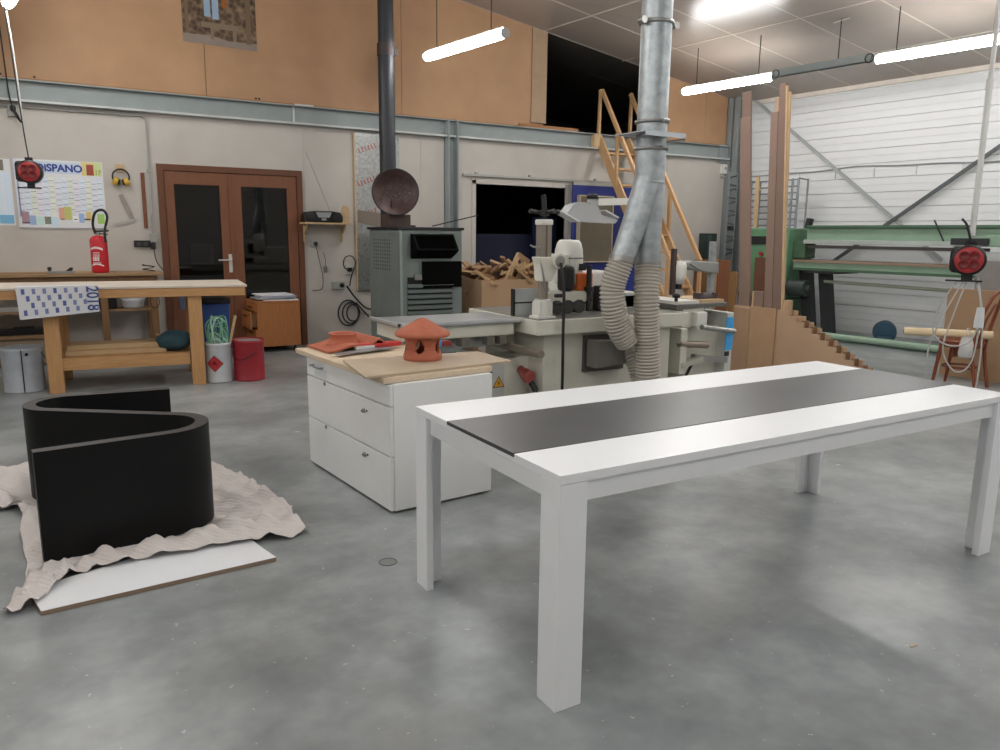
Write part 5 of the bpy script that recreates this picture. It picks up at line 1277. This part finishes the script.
for k in range(9): MB().bar(wallpt(-.6-.62*k, 2.5, .01), wallpt(-.6-.62*k, 2.36, .01), .012, .01).obj('clip', mat('clip_pale', '#bfc2c2', .5), o)

# ================================================================ GREEN LONG-BELT SANDER
Sa = thing('belt_sander', 'long green belt sanding machine along white boarded wall', 'machine', (9.45, 7.35, 0), TH)
def sz(*a): return a
MB().box(0, .3, -4.3, 0, 1.42, 1.58).obj('top_beam', GREEN, Sa, bevel=.006)
MB().box(-.04, .34, -4.3, .0, 1.58, 1.62).obj('beam_cap', GREEND, Sa, bevel=.004)
MB().box(-.05, .34, -2.35, .02, 1.36, 1.42).obj('belt_guard', mat('guard_pale', '#b6c0bb', .3, .4), Sa, bevel=.006)
MB().box(-.04, .3, -2.3, -.05, 1.3, 1.34).obj('sanding_belt', mat('belt_dark', '#3a3532', .7), Sa)
MB().box(-.12, .5, -2.6, .12, 1.1, 1.13).obj('table_board', mat('table_brownish', '#8a7562', .5), Sa)
MB().box(-.1, .48, -2.6, .12, 1.0, 1.1).obj('table_frame', GREEN, Sa, bevel=.004)
MB().box(-.14, -.1, -2.6, .1, .985, 1.02).obj('table_lip', GREEND, Sa)
MB().box(-.15, .5, -.55, -.1, .95, .99).obj('table_bracket', DARK, Sa)
# drive end
dr = MB().box(-.15, .5, .2, 1.0, .55, 1.58).obj('drive_housing', mat('housing_green', '#5d8766', .45), Sa, bevel=.02)
MB().box(-.16, -.15, .3, .9, 1.34, 1.46).obj('nameplate', DARK, dr)
MB().box(-.17, -.15, .35, .5, .96, 1.1).obj('control_box', mat('control_pale', '#b9c0bd', .4), dr)
MB().cyl((-.16, .62, 1.2), (-.2, .62, 1.2), .03, n=14).obj('red_button', RED, dr)
MB().box(-.1, .42, .1, .95, 0, .55).obj('drive_base', GREEND, Sa, bevel=.01)
MB().box(-.02, .25, .0, .2, 1.15, 1.4).obj('belt_cover', GREEND, Sa, bevel=.01)
MB().bar((.1, .06, 1.58), (.1, .03, 1.72), .1, .06).obj('tension_arm', DARK, Sa)
for y in (-.12, -.42): MB().bar((.1, y, .0), (.12, y+.16, 1.0), .16, .12, (1, 0, 0)).obj('leg', mat('leg_black', '#1f2425', .5), Sa)
MB().cyl((-.05, -.1, .72), (-.05, .18, .72), .12, n=20).cyl((-.05, -.16, .72), (-.05, -.1, .72), .05, n=14).obj('motor', mat('motor_dark', '#37403b', .5), Sa)
MB().cyl((-.05, -.36, .84), (-.05, -2.5, .81), .022, n=12).obj('shift_rod', mat('rod_olive', '#8b9080', .45, .2), Sa)
MB().cyl((.0, .0, .07), (.0, -3.2, .07), .045, n=14).obj('floor_pipe', mat('pipe_green', '#93ab96', .45), Sa)
MB().box(.1, .16, -3.2, .1, .0, .1).obj('floor_rail', GREEND, Sa)
MB().box(.25, .3, -.9, .1, .02, .08).obj('red_rail', mat('rail_red', '#7d3c33', .6), Sa)
# return end
MB().box(-.06, .4, -3.05, -2.38, 1.36, 1.5).obj('return_housing', GREEN, Sa, bevel=.01)
MB().box(-.1, .2, -2.42, -2.0, 1.38, 1.46).obj('carriage', DARK, Sa)
MB().box(.0, .35, -3.0, -2.6, 0, 1.36).obj('return_base', mat('return_grey', '#7d8380', .5), Sa, bevel=.01)
MB().bar((-.1, -1.92, 1.42), (-.14, -1.8, 1.68), .02, .02).obj('lever', DARK, Sa)
# blue motor on the floor
p = at(878, 345, Z=0)
o = thing('blue_blower', 'blue round blower lying on floor under green sander', 'blower', tuple(Vector((9.45, 7.35, 0)) + rotz(TH) @ Vector((.52, -1.0, 0))), .6)
MB().cyl((-.14, 0, .15), (.06, 0, .15), .15, n=24).obj('drum', mat('blower_blue', '#33576f', .5), o)
MB().lathe([(.15, 0), (.155, .02), (.13, .025), (.12, -.06), (0, -.06)], 24, c=(.06, 0, .15), M=Matrix(((0, 0, 1), (0, 1, 0), (-1, 0, 0)))).obj('mouth', DARK, o)
MB().box(-.3, -.1, -.1, .1, .0, .12).obj('foot', MATS['blower_blue'], o, bevel=.02)

# ================================================================ CHAIR, CARD SHEETS, PAPER ROLL, REEL AT THE RIGHT
o = thing('brown_sheet', 'brown fibreboard sheet leaning at right edge behind chair', 'sheet', (8.25, 4.58, 0), 0)
MB().box(0, .02, -1.6, 0, 0, .93).obj('sheet', mat('sheet_tan', '#9f8164', .7, var=.05), o)
MB().box(-.001, .021, -1.6, 0, .93, .934).obj('cut_edge', MDF, o)
o = thing('grey_sheet', 'grey sheet standing upright behind the brown fibreboard sheet', 'sheet', (8.6, 4.5, 0), 0)
MB().box(0, .02, -1.6, 0, 0, 1.22).obj('sheet', mat('sheet_grey', '#8b8683', .6), o)
MB().box(-.001, .021, -1.6, 0, 1.22, 1.224).obj('cut_edge', GREYP, o)
Ch = thing('bentwood_chair', 'reddish bentwood chair with open back carrying paper roll', 'chair', (7.74, 4.1, 0), math.radians(8))
CHW = wood('chair_red', '#84462a', '#6c3520', 2, .4)
MB().lathe([(0, .44), (.19, .44), (.2, .45), (.2, .465), (.19, .47), (0, .47)], 28).obj('seat', CHW, Ch)
MB().lathe([(.17, .4), (.19, .4), (.19, .44), (.17, .44)], 28).obj('seat_ring', CHW, Ch)
for s in (-1, 1):
    MB().tube([(s*.14, .13, .44), (s*.15, .155, .2), (s*.155, .175, 0)], lambda k: (.02, .018, .014)[k], 10).obj('front_leg', CHW, Ch)
    MB().tube(bez([(s*.15, -.22, 0), (s*.15, -.17, .25), (s*.155, -.155, .45), (s*.16, -.2, .7), (s*.12, -.255, .9), (0, -.28, .97)], 6), .017, 10).obj('rear_leg', CHW, Ch)
MB().tube(bez([(-.09, -.175, .47), (-.1, -.21, .65), (-.06, -.25, .8), (0, -.26, .84), (.06, -.25, .8), (.1, -.21, .65), (.09, -.175, .47)], 5), .012, 8).obj('back_loop', CHW, Ch)
MB().tube([(.15*math.cos(t), .15*math.sin(t), .2) for t in [2*PI*k/24 for k in range(25)]], .011, 8).obj('stretcher_ring', CHW, Ch)
MB().box(-.13, .13, .02, .04, .3, .43).obj('apron', CHW, Ch)
a, b = at(912, 335, Y=4.45), at(992, 332.5, X=7.72)
ro = thing('paper_roll', 'long cream paper roll lying across the chair seat', 'roll', (7.7, 4.16, .5105))
va, vb = Vector((-.16, .42, .0)), Vector((.12, -.3, .022))
MB().cyl(va, vb, .04, n=20).obj('roll', mat('roll_cream', '#d6c29e', .6), ro)
MB().lathe([(.0, 0), (.026, 0)], 16, c=va+Vector((0, .0006, 0)), M=Matrix(((1, 0, 0), (0, 0, 1), (0, -1, 0)))).obj('hollow_end', mat('roll_dark', '#7d6c53', .7), ro)
p = at(967, 340, X=7.5)
o = thing('plastic_bag', 'white plastic bag hanging beside the bentwood chair seat', 'bag', (7.5, p.y, p.z-.17))
bm_ = MB(); n_ = 14; vs = []
for k in range(9):
    z = .2*k/8; r = .055*(.8+.35*math.sin(PI*min(1, z/.2+.1)))
    for i in range(n_): a_ = 2*PI*i/n_; vs.append((r*math.cos(a_)*(1+.08*math.sin(3*a_+k)), r*math.sin(a_)*(1+.1*math.sin(4*a_-k)), z))
bm_.add(vs, [(k*n_+i, k*n_+(i+1) % n_, (k+1)*n_+(i+1) % n_, (k+1)*n_+i) for k in range(8) for i in range(n_)]+[tuple(range(n_))[::-1]], True)
bm_.obj('bag', mat('bag_white', '#c5c4c2', .4), o)
MB().tube(bez([(-.05, 0, .19), (-.02, 0, .27), (.02, 0, .27), (.05, 0, .19)], 5), .005, 6).obj('handle', MATS['bag_white'], o)

# right-hand reel on its hanging conduit
p = at(969, 260, Y=2.52)
R2 = reel('cable_reel', 'red and black cable reel hanging before the green sander', (p.x, 2.52, p.z), math.radians(-62), .086)
MB().box(-.104, -.099, -.03, .03, -.03, .04).obj('rating_label', PAPER, R2)
zc = ceil_z(p.x, 2.52)-p.z
MB().tube(bez([(0, .0, .13), (.0, .01, .3)], 4), .008, 6).obj('cord', CORDW, R2)
MB().tube(bez([(0, -.04, .1), (-.03, -.05, .2), (-.06, -.05, .24)], 4), .008, 6).obj('lever', BLACKP, R2)
for k, pts in enumerate(([(-.05, 0, -.13), (-.13, 0, -.3), (-.14, 0, -.45), (-.05, 0, -.52), (.06, 0, -.48), (.09, 0, -.3), (.05, 0, -.1)],
    [(-.02, 0, -.13), (-.12, .01, -.4), (-.16, .01, -.6), (-.12, .01, -.85), (.0, .01, -.95), (.1, .01, -.85), (.12, .01, -.6), (.1, .01, -.3), (.04, .01, -.1)],
    [(.0, 0, -.13), (-.05, .02, -.35), (-.08, .02, -.55), (.0, .02, -.68), (.08, .02, -.6), (.09, .02, -.3), (.06, .0, -.1)])):
    MB().tube(bez(pts, 7), .0052, 6).obj('cable_loop', CORDW, R2)
MB().cyl((.09, 0, -.28), (.09, 0, -.36), .02, .026, n=12).cyl((.09, 0, -.36), (.09, 0, -.4), .026, n=12).obj('plug', mat('plug_white', '#d4d6d8', .4), R2)
o = thing('hanging_conduit', 'white rigid conduit hanging from ceiling above right reel', 'conduit', (p.x, 2.52, p.z))
MB().cyl((0.0, .0, .14), (.03, .02, 1.0), .016, n=10).cyl((.03, .02, 1.0), (.09, .06, zc), .013, n=10).obj('pipe', mat('conduit_white', '#c9c9c6', .45), o)
MB().cyl((.03, .02, .97), (.031, .021, 1.03), .021, n=10).obj('coupling', MATS['conduit_white'], o)
